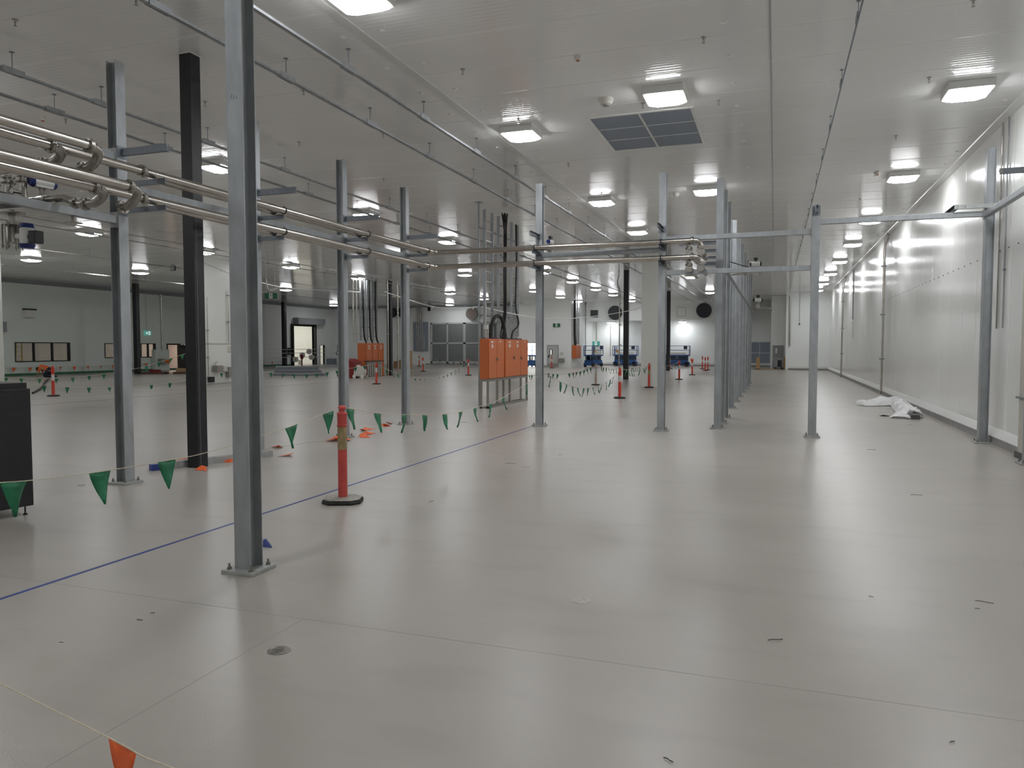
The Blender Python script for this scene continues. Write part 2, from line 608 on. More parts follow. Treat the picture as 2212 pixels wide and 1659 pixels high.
# joints in the floor
struct(MB().box(-14, XR - 0.12, 4.126, 4.131, 0.0, 0.0006).build('trim_9', joint_m))
struct(MB().box(-2.923, -2.918, -5, 4.126, 0.0, 0.0006).build('trim_10', joint_m))
struct(MB().box(-21.68, -21.62, 8, 60, 0.0, 0.002).build('trim_11', seam_m))
struct(MB().box(-24.15, -24.12, 8, 60, 0.0, 0.002).build('trim_12', seam_m))
struct(MB().box(-14, -9, 17.7, 17.715, 0.0, 0.0012).build('trim_13', joint_m))
struct(MB().box(-14, 3.8, 24.3, 24.315, 0.0, 0.0012).build('trim_14', joint_m))
struct(MB().box(XL, -38.0, 52, YF, 0.0, 0.003).build('trim_15', dark_floor))
struct(MB().box(XL, -42.2, 12, 52, 0.0, 0.003).build('trim_16', dark_floor))
# button caps over the ceiling fixings, rivets along the right wall
for x, y0 in ((-5.07, 7.94), (-5.69, 7.94), (-0.70, 7.98), (3.68, 9.2)):
    for k in range(22):
        y = y0 + 1.2 * k
        MB().lathe([(0.012, -0.016), (0.034, -0.012), (0.046, 0.0)], (x, y, CEIL), 14).build('fixing_cap', white_p, ceiling, True)
for k in range(34):
    y = 12.4 + 0.56 * k
    MB().cyl((XR, y, 3.60), (XR - 0.012, y, 3.60), 0.013, n=8).build('rivet', black_p, wall_right)

# ------------------------------------------------------------------ doors, windows and openings in the walls
def window_x(name, w, bars):
    y0, y1, z0, z1 = w
    r = sroot(name, (XL, y0, z0))
    W, H, t = y1 - y0, z1 - z0, 0.06
    f = MB()
    f.box(-0.22, 0.03, 0, W, 0, t).box(-0.22, 0.03, 0, W, H - t, H).box(-0.22, 0.03, 0, t, t, H - t).box(-0.22, 0.03, W - t, W, t, H - t)
    for i in range(1, bars):
        f.box(-0.12, 0.03, W * i / bars - 0.04, W * i / bars + 0.04, t, H - t)
    f.build('window_frame', black_p, r)
    for i in range(bars):
        MB().box(-0.07, -0.06, W * i / bars + 0.04, W * (i + 1) / bars - 0.04, t, H - t).build('pane', glass, r)
window_x('window_1', W1, 3)
window_x('window_2', W2, 2)
window_x('window_3', W3, 2)
# dark door frame, leaf swung open
r = sroot('door_1', (XL, D1[0], 0))
MB().box(-0.2, 0.05, 0, 0.1, 0, 2.09).box(-0.2, 0.05, 1.3, 1.4, 0, 2.09).box(-0.2, 0.05, 0.1, 1.3, 1.98, 2.09).build('door_frame', black_p, r)
MB().box(-0.02, 0.75, 1.32, 1.37, 0.02, 1.97).build('door_leaf', black_p, r)
r = sroot('door_2', (XL, D2[0], 0))
MB().box(-0.2, 0.03, 0, 0.06, 0, 2.09).box(-0.2, 0.03, 1.29, 1.35, 0, 2.09).box(-0.2, 0.03, 0.06, 1.29, 2.03, 2.09).build('door_frame', grey_m, r)
# roller door
r = sroot('door_3', (XL, RD[0], 0))
MB().box(0, 0.62, 0.25, 4.95, 4.1, 4.72).build('roller_housing', grey_m, r, bevel=0.02)
MB().box(-0.2, 0.28, -0.16, 0.0, 0, 4.1).box(-0.2, 0.28, 3.7, 3.84, 0, 4.1).build('guide_rail', black_p, r)
MB().box(-0.1, 0.1, 0.0, 3.7, 3.9, 4.1).build('curtain_edge', black_p, r)
MB().box(0.0, 0.16, -0.75, -0.4, 1.05, 1.75).build('control_box', black_p, r)
r = sroot('door_4', (XL, PD[0], 0))
MB().box(-0.2, 0.05, -0.07, 0.0, 0, 2.04).box(-0.2, 0.05, 0.85, 0.92, 0, 2.04).box(-0.2, 0.05, 0, 0.85, 1.98, 2.04).build('door_frame', grey_m, r)
# tall pair of louvred doors on the far wall
r = sroot('door_5', (-33.2, YF, 0))
def louvre_leaf(x0, x1, z0, z1):
    f = MB()
    n = int((z1 - z0) / 0.075)
    for i in range(n):
        z = z0 + (z1 - z0) * (i + 0.5) / n
        f.prism([(x0, -0.10, z - 0.04), (x0, -0.095, z - 0.045), (x0, -0.04, z + 0.02), (x0, -0.045, z + 0.025)], (x1 - x0, 0, 0))
    f.box(x0, x1, -0.035, -0.03, z0, z1)
    return f
fr = MB()
xs = [0.0, 1.78, 3.66, 5.35, 7.2]
for i, x in enumerate(xs):
    w = 0.30 if i in (2,) else 0.17
    fr.box(x - w / 2, x + w / 2, -0.12, 0, 0.16, 4.28)
for z0, z1 in ((0.16, 0.36), (2.12, 2.28), (4.12, 4.30)):
    fr.box(-0.08, 7.28, -0.12, 0, z0, z1)
fr.build('door_frame', M('door frame grey white', (0.52, 0.53, 0.52), 0.4), r)
for i in range(4):
    for z0, z1 in ((0.36, 2.12), (2.28, 4.12)):
        louvre_leaf(xs[i] + 0.09, xs[i + 1] - 0.09, z0, z1).build('louvre_panel', louvre_m, r)
# personnel doors
def door_y(name, x0, x1, y, h, vision=True):
    r = sroot(name, (x0, y, 0))
    W = x1 - x0
    MB().box(-0.06, 0, -0.05, 0, 0, h).box(W, W + 0.06, -0.05, 0, 0, h).box(-0.06, W + 0.06, -0.05, 0, h, h + 0.06).build('door_frame', grey_m, r)
    MB().box(0, W, -0.03, 0, 0.02, h).build('door_leaf', door_m, r)
    MB().box(0.02, W - 0.02, -0.035, -0.03, 0.03, 0.36).build('kick_plate', steel_d, r)
    if vision:
        MB().box(0.18, 0.42, -0.045, -0.03, 1.08, 1.62).build('window_frame', black_p, r)
        MB().box(0.25, 0.35, -0.05, -0.045, 1.13, 1.57).build('pane', lit('glowing vision panel', (1, 1, 0.97), 0.9), r)  # pane emits by itself, in place of light from beyond the door
    MB().box(0.06, 0.14, -0.08, -0.03, 0.85, 1.12).build('door_handle', black_p, r)
door_y('door_6', -19.25, -18.32, 64.3, 1.93)
door_y('door_7', -17.05, -16.3, 72.6, 1.9, False)
r = sroot('door_8', (-0.2, 66.0, 0))
MB().box(0, 0.86, -0.05, 0, 0, 1.96).build('door_leaf', grey_m, r)
MB().box(0.06, 0.12, -0.07, -0.05, 1.0, 1.28).build('door_handle', steel_d, r)
MB().box(0.22, 0.36, -0.08, -0.05, 1.3, 1.72).build('notice', white_p, r)
# white jamb around the bright dock opening
r = sroot('door_9', (-21.6, 64.3, 0))
MB().box(-0.12, 0, -0.1, 0.02, 0, 2.3).box(1.48, 1.6, -0.1, 0.02, 0, 2.3).box(-0.12, 1.6, -0.1, 0.02, 2.15, 2.3).build('door_frame', cap_m, r)
# outlined hatch on the bulkhead
r = sroot('door_10', (-8.6, 70.0, 4.62))
for a in ((0, 0.03, 0, 0.85), (0.8, 0.83, 0, 0.85), (0, 0.83, 0, 0.03), (0, 0.83, 0.82, 0.85)):
    MB().box(a[0], a[1], -0.015, 0, a[2], a[3]).build('hatch_edge', grey_m, r)

# ------------------------------------------------------------------ ceiling lights
def light_proto():
    r = T('ceiling_light', '-', 'light', (0, 0, 0))
    MB().box(-0.335, 0.335, -0.335, 0.335, -0.125, 0.0).build('housing', cap_m, r, bevel=0.012)
    def octo(a, c, z):
        return [(-a + c, -a, z), (a - c, -a, z), (a, -a + c, z), (a, a - c, z), (a - c, a, z), (-a + c, a, z), (-a, a - c, z), (-a, -a + c, z)]
    b = MB()
    rings = [[b.bm.verts.new(p) for p in octo(a, c, z)] for a, c, z in ((0.318, 0.04, -0.122), (0.312, 0.055, -0.138), (0.275, 0.11, -0.168), (0.215, 0.13, -0.182))]
    b.skin(rings)
    b.build('lens', lens_m, r)
    return r

LROWS = [
    ('nearest the right wall', 2.90, [14.2, 20.75, 27.4, 33.4, 39.9, 46.3, 53.2, 59.3]),
    ('beside the ceiling grille', -1.80, [12.8, 20.8]),
    ('over the blue tape', -4.78, [8.0, 14.1, 21.35, 27.25, 45.6, 59.0]),
    ('over the stand cabinets', -12.25, [14.3, 20.9, 27.2, 40.1, 46.4, 52.9, 59.0, 67.0]),
    ('behind the stand cabinets', -16.95, [31.35, 39.9, 53.1, 60.2, 66.2]),
    ('in the middle hall', -23.8, [20.85, 26.7, 32.95, 39.6, 53.1, 60.2]),
    ('near the left wall', -33.6, [26.2, 32.7]),
    ('above the roller door', -41.4, [64.2]),
    ('before the louvred doors', -30.2, [67.3]),
]
proto = light_proto()
first = True
for desc, x, ys in LROWS:
    for i, y in enumerate(ys):
        lab = 'square ceiling light, %s from the front in the row %s' % (ORD[i], desc) if len(ys) > 1 else 'single square white ceiling light %s' % desc
        if first:
            proto.location = (x, y, CEIL)
            proto['label'] = lab
            proto['group'] = 'square ceiling lights'
            first = False
        else:
            dup(proto, lab, (x, y, CEIL), group='square ceiling lights')
# unseen fittings added to brighten foreground and left wall, carrying the rows on
for x, y in ((2.9, 7.9), (2.9, 1.5), (2.9, -5), (-4.78, 1.5), (-4.78, -5), (-12.25, 7.9), (-12.25, 1.5), (-12.25, -5),
             (-23.8, 14.2), (-23.8, 7.9), (-23.8, 0), (-33.6, 19.5), (-33.6, 10), (-33.6, 0), (-41.4, 26.5), (-41.4, 19.5), (-41.4, 10), (-33.6, 14.5), (-33.6, 39.4), (-33.6, 45.9), (-17.0, 4.5), (-17.0, -3)):
    dup(proto, 'unseen square ceiling light added to brighten the hall beyond the visible rows', (x, y, CEIL), group='unseen added ceiling lights')
# pair of lights under the bulkhead of the far bay
for x, side in ((-15.0, 'left'), (-8.25, 'right')):
    dup(proto, 'white light under the far bulkhead, %s one of two, shining on the back wall' % side, (x, 71.4, 4.3), group='bulkhead lights')

# ------------------------------------------------------------------ galvanised columns
def hpoly(b=0.152, d=0.152, tf=0.0095, tw=0.0075):
    return [(-b / 2, -d / 2), (b / 2, -d / 2), (b / 2, -d / 2 + tf), (tw / 2, -d / 2 + tf), (tw / 2, d / 2 - tf), (b / 2, d / 2 - tf),
            (b / 2, d / 2), (-b / 2, d / 2), (-b / 2, d / 2 - tf), (-tw / 2, d / 2 - tf), (-tw / 2, -d / 2 + tf), (-b / 2, -d / 2 + tf)]

def chan(b, p0, p1, h, w, side, t=0.006):
    """C section from p0 to p1; side = direction in which the flanges point"""
    p0, p1, s = Vector(p0), Vector(p1), Vector(side)
    v = p1 - p0
    z = Vector((0, 0, 1))
    b.prism([p0 - z * h / 2, p0 - z * h / 2 + s * t, p0 + z * h / 2 + s * t, p0 + z * h / 2], v)
    for k in (-1, 1):
        q = p0 + z * (k * (h / 2 - t / 2))
        b.prism([q - z * t / 2 + s * t, q - z * t / 2 + s * w, q + z * t / 2 + s * w, q + z * t / 2 + s * t], v)
    return b

def column(label, x, y, rz=0.0, h=5.47, arms=(), side_arms=(), group='galvanised columns', cleats=(), back_arms=()):
    r = T('steel_column', label, 'column', (x, y, 0), rz, group)
    MB().prism([(px, py, 0.03) for px, py in hpoly()], (0, 0, h - 0.03)).build('h_section', galv, r)
    bp = MB().box(-0.15, 0.15, -0.15, 0.15, 0, 0.03).build('base_plate', galv2, r, bevel=0.003)
    for sx in (-1, 1):
        for sy in (-1, 1):
            b = MB()
            b.cyl((sx * 0.105, sy * 0.105, 0.03), (sx * 0.105, sy * 0.105, 0.034), 0.022, n=16)
            b.cyl((sx * 0.105, sy * 0.105, 0.034), (sx * 0.105, sy * 0.105, 0.052), 0.0165, n=6)
            b.cyl((sx * 0.105, sy * 0.105, 0.052), (sx * 0.105, sy * 0.105, 0.078), 0.0095, n=10)
            b.build('anchor_bolt', bolt_m, bp)
    for z, L, hh in arms:
        b = MB()
        chan(b, (-0.02, -0.0765, z - hh / 2), (-0.02, -0.0765 - L, z - hh / 2), hh, 0.05, (1, 0, 0))
        b.box(-0.07, 0.07, -0.0845, -0.0762, z - hh - 0.03, z + 0.03)
        b.build('support_arm', channel_m, r)
    for z, L, hh in side_arms:
        b = MB()
        chan(b, (-0.0765, -0.02, z - hh / 2), (-0.0765 - L, -0.02, z - hh / 2), hh, 0.05, (0, 1, 0))
        b.build('support_arm', channel_m, r)
    for z, L, hh in back_arms:
        b = MB()
        chan(b, (0.02, 0.0765, z - hh / 2), (0.02, 0.0765 + L, z - hh / 2), hh, 0.05, (-1, 0, 0))
        b.build('support_arm', channel_m, r)
    for z, ly, side in cleats:
        MB().box(side * 0.005, side * 0.075, ly - 0.004, ly + 0.004, z - 0.09, z + 0.09).build('cleat_plate', galv2, r)
    return r

ARM = [(4.36, 0.76, 0.09), (3.935, 0.72, 0.065), (3.60, 0.72, 0.065)]
ARM2 = [(4.36, 0.76, 0.09), (3.935, 0.52, 0.065), (3.60, 0.52, 0.065)]
column('tall galvanised steel H column, nearest and largest, standing in the left foreground', -3.98, 4.90)
column('galvanised steel H column left of the black column, carrying three pipe arms', -8.09, 7.55, PI / 2, arms=ARM, cleats=[(4.30, -0.02, -1), (3.44, -0.02, -1)])
column('galvanised steel H column hidden behind the large foreground column, its arms showing', -8.09, 10.23, PI / 2, arms=ARM2)
column('galvanised steel H column behind the nearest red bollard', -8.09, 12.87, PI / 2, arms=ARM2)
column('galvanised steel H column where the pipe run turns the corner', -8.09, 15.51, PI / 2, arms=ARM2)
ARM3 = [(4.33, 0.62, 0.085), (3.935, 0.46, 0.065), (3.60, 0.46, 0.065)]
column('galvanised steel H column at the end of the blue tape, beside the orange cabinets', -5.06, 16.25, arms=ARM3)
column('galvanised steel H column left of the bunch of pipe valves, bare flange facing front', -2.29, 16.13, arms=ARM3)
LINE = [(17.05, ()), (18.29, [(4.30, 0.95, 0.08), (3.94, 0.4, 0.06)]), (19.80, [(4.30, 0.6, 0.08), (3.94, 0.5, 0.06)]), (22.65, [(4.30, 0.7, 0.08)]), (25.35, [(4.30, 0.7, 0.08)]),
        (28.0, ()), (30.65, ()), (33.3, ()), (35.9, ()), (38.5, ())]
for i, (y, sa) in enumerate(LINE):
    column('galvanised steel H column, %s from the front in the long receding row' % ORD[i], -1.18, y, 0.0 if i == 0 else PI / 2, back_arms=sa, group='receding row of columns')
column('shorter galvanised steel column right of the receding row, beams bolted on both sides', 0.72, 16.05, h=4.58, arms=[(4.55, 0.28, 0.13)])
column('galvanised steel H column standing against the right wall', 3.70, 16.10, PI / 2)
column('galvanised column just past the right edge, its arm reaching into the picture', 3.70, 13.35, PI / 2, arms=())
r = T('bracket_arm', 'dull steel channel arm poking in from the right edge in front of the wall', 'bracket', (3.17, 13.28, 4.47))
chan(MB(), (0.0, 0, 0), (0.52, 0, 0), 0.085, 0.05, (0, 1, 0)).build('channel', channel_m, r)
MB().cyl((0.015, -0.004, 0), (0.015, 0.0, 0), 0.03, n=14).build('bolt_head', bolt_m, r)
r = T('bracket_arm', 'galvanised channel bracket bolted across the column by the right wall', 'bracket', (3.10, 15.96, 4.40))
chan(MB(), (0, 0, 0), (0.72, 0, 0), 0.075, 0.045, (0, 1, 0)).build('channel', galv2, r)
chan(MB(), (0.06, 0, 0), (0.06, 1.1, 0), 0.085, 0.07, (-1, 0, 0)).build('return_channel', channel_m, r)
for dx in (0.18, 0.62):
    MB().cyl((dx, -0.012, 0), (dx, 0, 0), 0.014, n=6).build('bolt_head', bolt_m, r)

# marker strokes on the big column
colmark = [o for o in COL.objects if o.name == 'steel_column'][0]
b = MB()
for q in ((-0.035, 3.72, -0.022, 3.76), (-0.008, 3.715, 0.0, 3.75), (0.02, 3.715, 0.022, 3.738)):
    b.prism([(q[0], -0.0765, q[1]), (q[0] + 0.004, -0.0765, q[1]), (q[2] + 0.004, -0.0765, q[3]), (q[2], -0.0765, q[3])], (0, -0.0006, 0))
b.build('ink_mark', M('marker ink', (0.04, 0.05, 0.06), 0.6), colmark)

# beams between columns
def beam(label, p0, p1, s=0.1, h=0.1, plates=True, cat='beam'):
    p0, p1 = Vector(p0), Vector(p1)
    r = T('steel_beam', label, cat, p0, 0, 'galvanised beams')
    v = p1 - p0
    MB().bar((0, 0, 0), v, s, h).build('box_section', galv, r, bevel=0.006)
    d = v.normalized()
    if plates:
        for q in (Vector((0, 0, 0)), v):
            MB().bar(q - d * 0.004, q + d * 0.004, s + 0.03, h + 0.10).build('end_plate', galv2, r)
    return r
beam('upper galvanised beam joining the short column to the column by the valves', (-2.21, 16.14, 4.09), (0.64, 16.08, 4.09))
beam('lower galvanised beam joining the short column to the column by the valves', (-2.21, 16.10, 3.375), (0.64, 16.05, 3.375))
beam('galvanised beam behind the pipes between the cabinet column and valve column', (-4.98, 16.27, 3.87), (-2.37, 16.16, 3.87))
beam('galvanised beam from the short column across to the right wall column', (0.80, 16.05, 4.27), (3.61, 16.10, 4.27))
beam('galvanised beam running toward the viewer along the right wall', (3.62, 15.98, 4.24), (3.62, 13.45, 4.24), plates=False)
beam('galvanised beam under the valve cluster at the left edge', (-8.09, 3.6, 3.445), (-8.09, 7.47, 3.445))
beam('galvanised beam at top left behind the upper pipes', (-8.09, 3.6, 4.25), (-8.09, 7.47, 4.25), 0.1, 0.12)
beam('galvanised beam between the pipe levels, right of the black column', (-8.09, 7.63, 3.90), (-8.09, 10.15, 3.90))
beam('galvanised beam between the pipe levels, right of the large foreground column', (-8.09, 10.31, 3.90), (-8.09, 12.79, 3.90))
beam('galvanised beam between the pipe levels, last before the pipe corner', (-8.09, 12.95, 3.90), (-8.09, 15.43, 3.90))
r = T('angle_beam', 'long galvanised angle running along the receding row of columns', 'beam', (-1.1, 17.0, 3.5))
MB().prism([(0, 0, 0), (0.08, 0, 0), (0.08, 0, 0.006), (0.006, 0, 0.006), (0.006, 0, 0.08), (0, 0, 0.08)], (0, 21.7, 0)).build('angle', galv, r)

# ------------------------------------------------------------------ stainless pipes
def arc(c, a, b, r0, n=6):
    """points from c+a*r to c+b*r along a quarter turn"""
    c, a, b = Vector(c), Vector(a), Vector(b)
    return [c + a * math.cos(t) * r0 + b * math.sin(t) * r0 for t in [PI / 2 * i / n for i in range(n + 1)]]

def flange(b, p, d, r0=0.085, t=0.02, bolts=6):
    p, d = Vector(p), Vector(d).normalized()
    b.cyl(p - d * t, p - d * 0.002, r0, n=18)
    b.cyl(p + d * 0.002, p + d * t, r0, n=18)
    s = d.orthogonal().normalized()
    u = d.cross(s)
    for k in range(bolts):
        q = p + (s * math.cos(2 * PI * k / bolts) + u * math.sin(2 * PI * k / bolts)) * (r0 - 0.018)
        b.cyl(q - d * (t + 0.015), q + d * (t + 0.015), 0.009, n=6)

def pipe(label, pts, r0=0.052, flanges=(), clamps=(), group='stainless pipes', elbow_from=None):
    o = Vector(pts[0])
    r = T('steel_pipe', label, 'pipe', o, 0, group)
    q = [Vector(p) - o for p in pts]
    if elbow_from:
        MB().tube(q[:elbow_from + 1], r0, 20).build('pipe_run', steel, r, True)
        MB().tube(q[elbow_from:], r0, 20).build('elbow', steel_d, r, True)
    else:
        MB().tube(q, r0, 20).build('pipe_run', steel, r, True)
    for p, d in flanges:
        b = MB()
        flange(b, Vector(p) - o, d, min(0.085, r0 + 0.026))
        b.build('flange', steel_d, r)
    for p, d in clamps:
        b = MB()
        p, d = Vector(p) - o, Vector(d)
        b.cyl(p - d * 0.012, p + d * 0.012, r0 + 0.006, n=20)
        b.cyl(p + Vector((0, 0, r0)), p + Vector((0, 0, r0 + 0.02)), 0.008, n=6)
        b.build('pipe_clamp', rubber, r)
    return r
Y_, X_ = Vector((0, 1, 0)), Vector((1, 0, 0))
for lev, z, zi in (('upper', 3.998, 3.935), ('lower', 3.663, 3.60)):
    # front pipe ends at an elbow short of the first column
    yA = 6.25 if lev == 'upper' else 6.78
    dz = 0.19
    pipe('front stainless pipe of the %s level at left, ending in a dropping elbow' % lev,
         [(-7.1, 1.0, z), (-7.1, yA, z), (-7.1, yA + 0.05, z), (-7.11, yA + 0.12, z - 0.02), (-7.14, yA + 0.16, z - 0.05), (-7.18, yA + 0.17, z - 0.10),
          (-7.23, yA + 0.17, z - 0.15), (-7.29, yA + 0.17, z - dz + 0.01), (-7.38, yA + 0.17, z - dz)],
         flanges=[((-7.1, yA, z), Y_), ((-7.38, yA + 0.17, z - dz), X_)], elbow_from=2)
    yB = yA - 0.30
    pipe('second stainless pipe of the %s level at left, ending in a dropping elbow' % lev,
         [(-7.3, 1.0, z - 0.058), (-7.3, yB, z - 0.058), (-7.3, yB + 0.05, z - 0.06), (-7.31, yB + 0.12, z - 0.08), (-7.34, yB + 0.16, z - 0.10), (-7.39, yB + 0.17, z - 0.14),
          (-7.44, yB + 0.17, z - dz + 0.02), (-7.50, yB + 0.17, z - dz), (-7.62, yB + 0.17, z - dz)],
         flanges=[((-7.3, yB, z - 0.058), Y_), ((-7.62, yB + 0.17, z - dz), X_)], elbow_from=2)
    cl = [((-7.5, y, z), Y_) for y in (10.22, 12.86, 15.5)] + [((x, 15.85, z), X_) for x in (-5.06, -2.29)]
    xe = -1.55
    pts = [(-7.5, 1.0, z), (-7.5, 15.71, z)] + arc((-7.36, 15.71, z), (-1, 0, 0), (0, 1, 0), 0.14)[1:] + [(xe - 0.1, 15.85, z)]
    pipe('long outer stainless pipe of the %s level, turning the corner' % lev, pts,
         flanges=[((-7.5, 7.36, z), Y_), ((xe - 0.1, 15.85, z), X_)], clamps=cl)
    pipe('flanged elbow turning the outer %s pipe down and back' % lev,
         [(xe - 0.08, 15.85, z), (xe, 15.85, z - 0.005), (xe + 0.06, 15.85, z - 0.04), (xe + 0.08, 15.85, z - 0.10), (xe + 0.08, 15.85, z - 0.17),
          (xe + 0.08, 15.90, z - 0.23), (xe + 0.08, 16.0, z - 0.25), (xe + 0.08, 16.95, z - 0.25)],
         flanges=[((xe + 0.08, 15.85, z - 0.15), (0, 0, 1)), ((xe + 0.08, 15.82, z - 0.235), Y_), ((xe + 0.08, 16.25, z - 0.25), Y_)], group='pipe elbows')
    pts = [(-7.7, 7.7, z), (-7.7, 15.82, z)] + arc((-7.54, 15.82, z), (-1, 0, 0), (0, 1, 0), 0.16)[1:] + [(-1.9, 15.98, z)]
    pipe('long inner stainless pipe of the %s level, close to the columns' % lev, pts, clamps=[((-7.7, y, z), Y_) for y in (10.22, 12.86)])
    pipe('flanged elbow turning the inner %s pipe down and back' % lev,
         [(-1.88, 15.98, z), (-1.80, 15.98, z - 0.005), (-1.74, 15.98, z - 0.04), (-1.72, 15.98, z - 0.10), (-1.72, 15.98, z - 0.17),
          (-1.72, 16.1, z - 0.23), (-1.72, 16.2, z - 0.25), (-1.72, 17.6, z - 0.25)],
         flanges=[((-1.72, 15.98, z - 0.15), (0, 0, 1)), ((-1.72, 15.95, z - 0.235), Y_), ((-1.72, 16.4, z - 0.25), Y_)], group='pipe elbows')
# short cross pipes from the elbows back to the valves
pipe('short dark stainless pipe crossing behind the upper elbows at left', [(-7.64, 6.12, 3.80), (-8.45, 6.12, 3.80)], 0.05, [((-7.95, 6.12, 3.80), X_)])
pipe('short dark stainless pipe crossing to the actuated valve at left', [(-7.64, 6.65, 3.465), (-7.8, 6.65, 3.50), (-7.95, 6.65, 3.56), (-8.5, 6.65, 3.56)], 0.045, [((-7.78, 6.65, 3.495), X_)])

# valves
def actuated_valve(label, loc, rz=0.0, blue=True, s=1.0):
    r = T('valve_actuator', label, 'valve', loc, rz, 'pneumatic valves')
    MB().cyl((0, -0.06 * s, -0.02 * s), (0, 0.06 * s, -0.02 * s), 0.075 * s, n=18).build('valve_body', steel_d, r, True)
    b = MB()
    for dx in (-0.025, 0.025):
        for dy in (-0.02, 0.02):
            b.cyl((dx * s, dy * s, 0.03 * s), (dx * s, dy * s, 0.14 * s), 0.008 * s, n=6)
    b.build('bracket', steel_d, r)
    MB().cyl((-0.11 * s, 0, 0.2 * s), (0.11 * s, 0, 0.2 * s), 0.062 * s, n=16).box(-0.1 * s, 0.1 * s, -0.05 * s, 0.05 * s, 0.14 * s, 0.2 * s).build('cylinder', white_p, r, True)
    for sx in (-1, 1):
        MB().cyl((sx * 0.11 * s, 0, 0.2 * s), (sx * 0.15 * s, 0, 0.2 * s), 0.066 * s, 0.05 * s, n=16).build('end_cap', blue_p if blue else black_p, r, True)
    MB().cyl((0, 0, 0.26 * s), (0, 0, 0.31 * s), 0.02 * s, n=8).box(-0.05 * s, 0.05 * s, -0.04 * s, 0.04 * s, 0.29 * s, 0.36 * s).build('switch_box', black_p, r)
    return r
actuated_valve('valve with white and dark blue actuator hanging near the left edge', (-8.3, 6.65, 3.56), PI / 2 - 0.15)
actuated_valve('valve with blue capped actuator beside the cabinet column', (-4.86, 16.42, 4.03), PI / 2 - 0.25, s=0.8)
actuated_valve('valve with white actuator above the lower beam, right of the receding row', (-0.50, 20.0, 3.72), 0.0, False, 0.95)
actuated_valve('small white actuator valve at the far end of the receding row', (-0.80, 37.2, 3.75), 0.0, False, 1.4)
pipe('thin stainless branch pipe under the white actuator right of the row', [(-1.1, 20.0, 3.66), (-0.5, 20.0, 3.69), (-0.12, 20.0, 3.72), (-0.08, 20.0, 3.76)], 0.028, [((-0.75, 20.0, 3.68), X_)], group='branch pipes')
pipe('thin stainless branch pipe at the far end of the receding row', [(-1.1, 37.2, 3.66), (-0.5, 37.2, 3.66), (-0.2, 37.2, 3.60), (-0.15, 37.2, 3.55)], 0.045, [((-0.75, 37.2, 3.66), X_)], group='branch pipes')
r = T('cable', 'thin black air line running to the white actuator', 'cable', (-1.1, 19.4, 3.92))
MB().tube([(0, 0, 0), (0.2, 0.2, -0.05), (0.45, 0.45, -0.11), (0.6, 0.6, -0.10)], 0.012, 6).build('air_line', black_p, r)

# manifold cluster and pump at the far left
r = T('valve_manifold', 'cluster of stainless clamped valves on top of the left beam', 'valve', (-8.62, 6.5, 3.5))
for dx, s in ((-0.04, 1.0), (0.2, 0.85), (-0.3, 1.0)):
    b = MB()
    b.cyl((dx, 0, 0.0), (dx, 0, 0.03), 0.075 * s, n=16).cyl((dx, 0, 0.03), (dx, 0, 0.24), 0.05 * s, n=16)
    b.cyl((dx, -0.13, 0.12), (dx, 0.02, 0.12), 0.02, n=10).cyl((dx, -0.15, 0.12), (dx, -0.13, 0.12), 0.03, n=10)
    b.build('valve_body', steel_d, r, True)
    b = MB()
    flange(b, (dx, 0, 0.27), (0, 0, 1), 0.09 * s, 0.014, 8)
    flange(b, (dx, 0, 0.33), (0, 0, 1), 0.075 * s, 0.012, 8)
    b.build('clamp_ring', steel_d, r)
MB().box(-0.45, 0.42, -0.08, 0.08, -0.02, 0.0).build('mounting_plate', black_p, r)
r = T('pump', 'stainless pump with dark blue motor hanging under the left beam', 'pump', (-8.5, 6.5, 3.02))
MB().lathe([(0.05, 0.02), (0.075, 0.03), (0.08, 0.2), (0.06, 0.23), (0.11, 0.235), (0.11, 0.27), (0.04, 0.275), (0.04, 0.36), (0.16, 0.37), (0.16, 0.385), (0.03, 0.39)], (-0.13, 0, 0), 20).build('pump_body', steel_d, r, True)
b = MB()
for k in range(6):
    a = 2 * PI * k / 6
    b.cyl((-0.13 + 0.1 * math.cos(a), 0.1 * math.sin(a), -0.05), (-0.13 + 0.1 * math.cos(a), 0.1 * math.sin(a), 0.27), 0.009, n=6)
    b.cyl((-0.13 + 0.1 * math.cos(a), 0.1 * math.sin(a), -0.03), (-0.13 + 0.1 * math.cos(a), 0.1 * math.sin(a), -0.01), 0.018, n=6)
b.build('stud_bolts', bolt_m, r)
MB().cyl((0.11, 0, -0.01), (0.11, 0, 0.2), 0.075, n=18).cyl((-0.05, 0, 0.1), (0.05, 0, 0.1), 0.04, n=12).build('cylinder', white_p, r, True)
MB().cyl((0.11, 0, -0.05), (0.11, 0, 0.0), 0.07, 0.09, n=18).build('end_cap', blue_p, r, True)
MB().cyl((0.11, 0, 0.19), (0.11, 0, 0.24), 0.09, 0.075, n=18).build('end_cap', blue_p, r, True)
MB().box(0.2, 0.31, -0.06, 0.06, 0.0, 0.15).cyl((0.17, 0, 0.08), (0.2, 0, 0.08), 0.05, n=12).build('switch_box', black_p, r, bevel=0.01)
MB().cyl((-0.13, 0, 0.36), (-0.13, 0, 0.42), 0.03, n=10).build('hanger', bolt_m, r)
r = T('spray_ball', 'small stainless disc fitting hung under the left beam', 'fitting', (-8.09, 6.88, 3.30))
MB().lathe([(0.02, 0.0), (0.10, 0.012), (0.10, 0.018), (0.03, 0.03), (0.03, 0.095)], (0, 0, 0), 18).build('disc', steel_d, r, True)

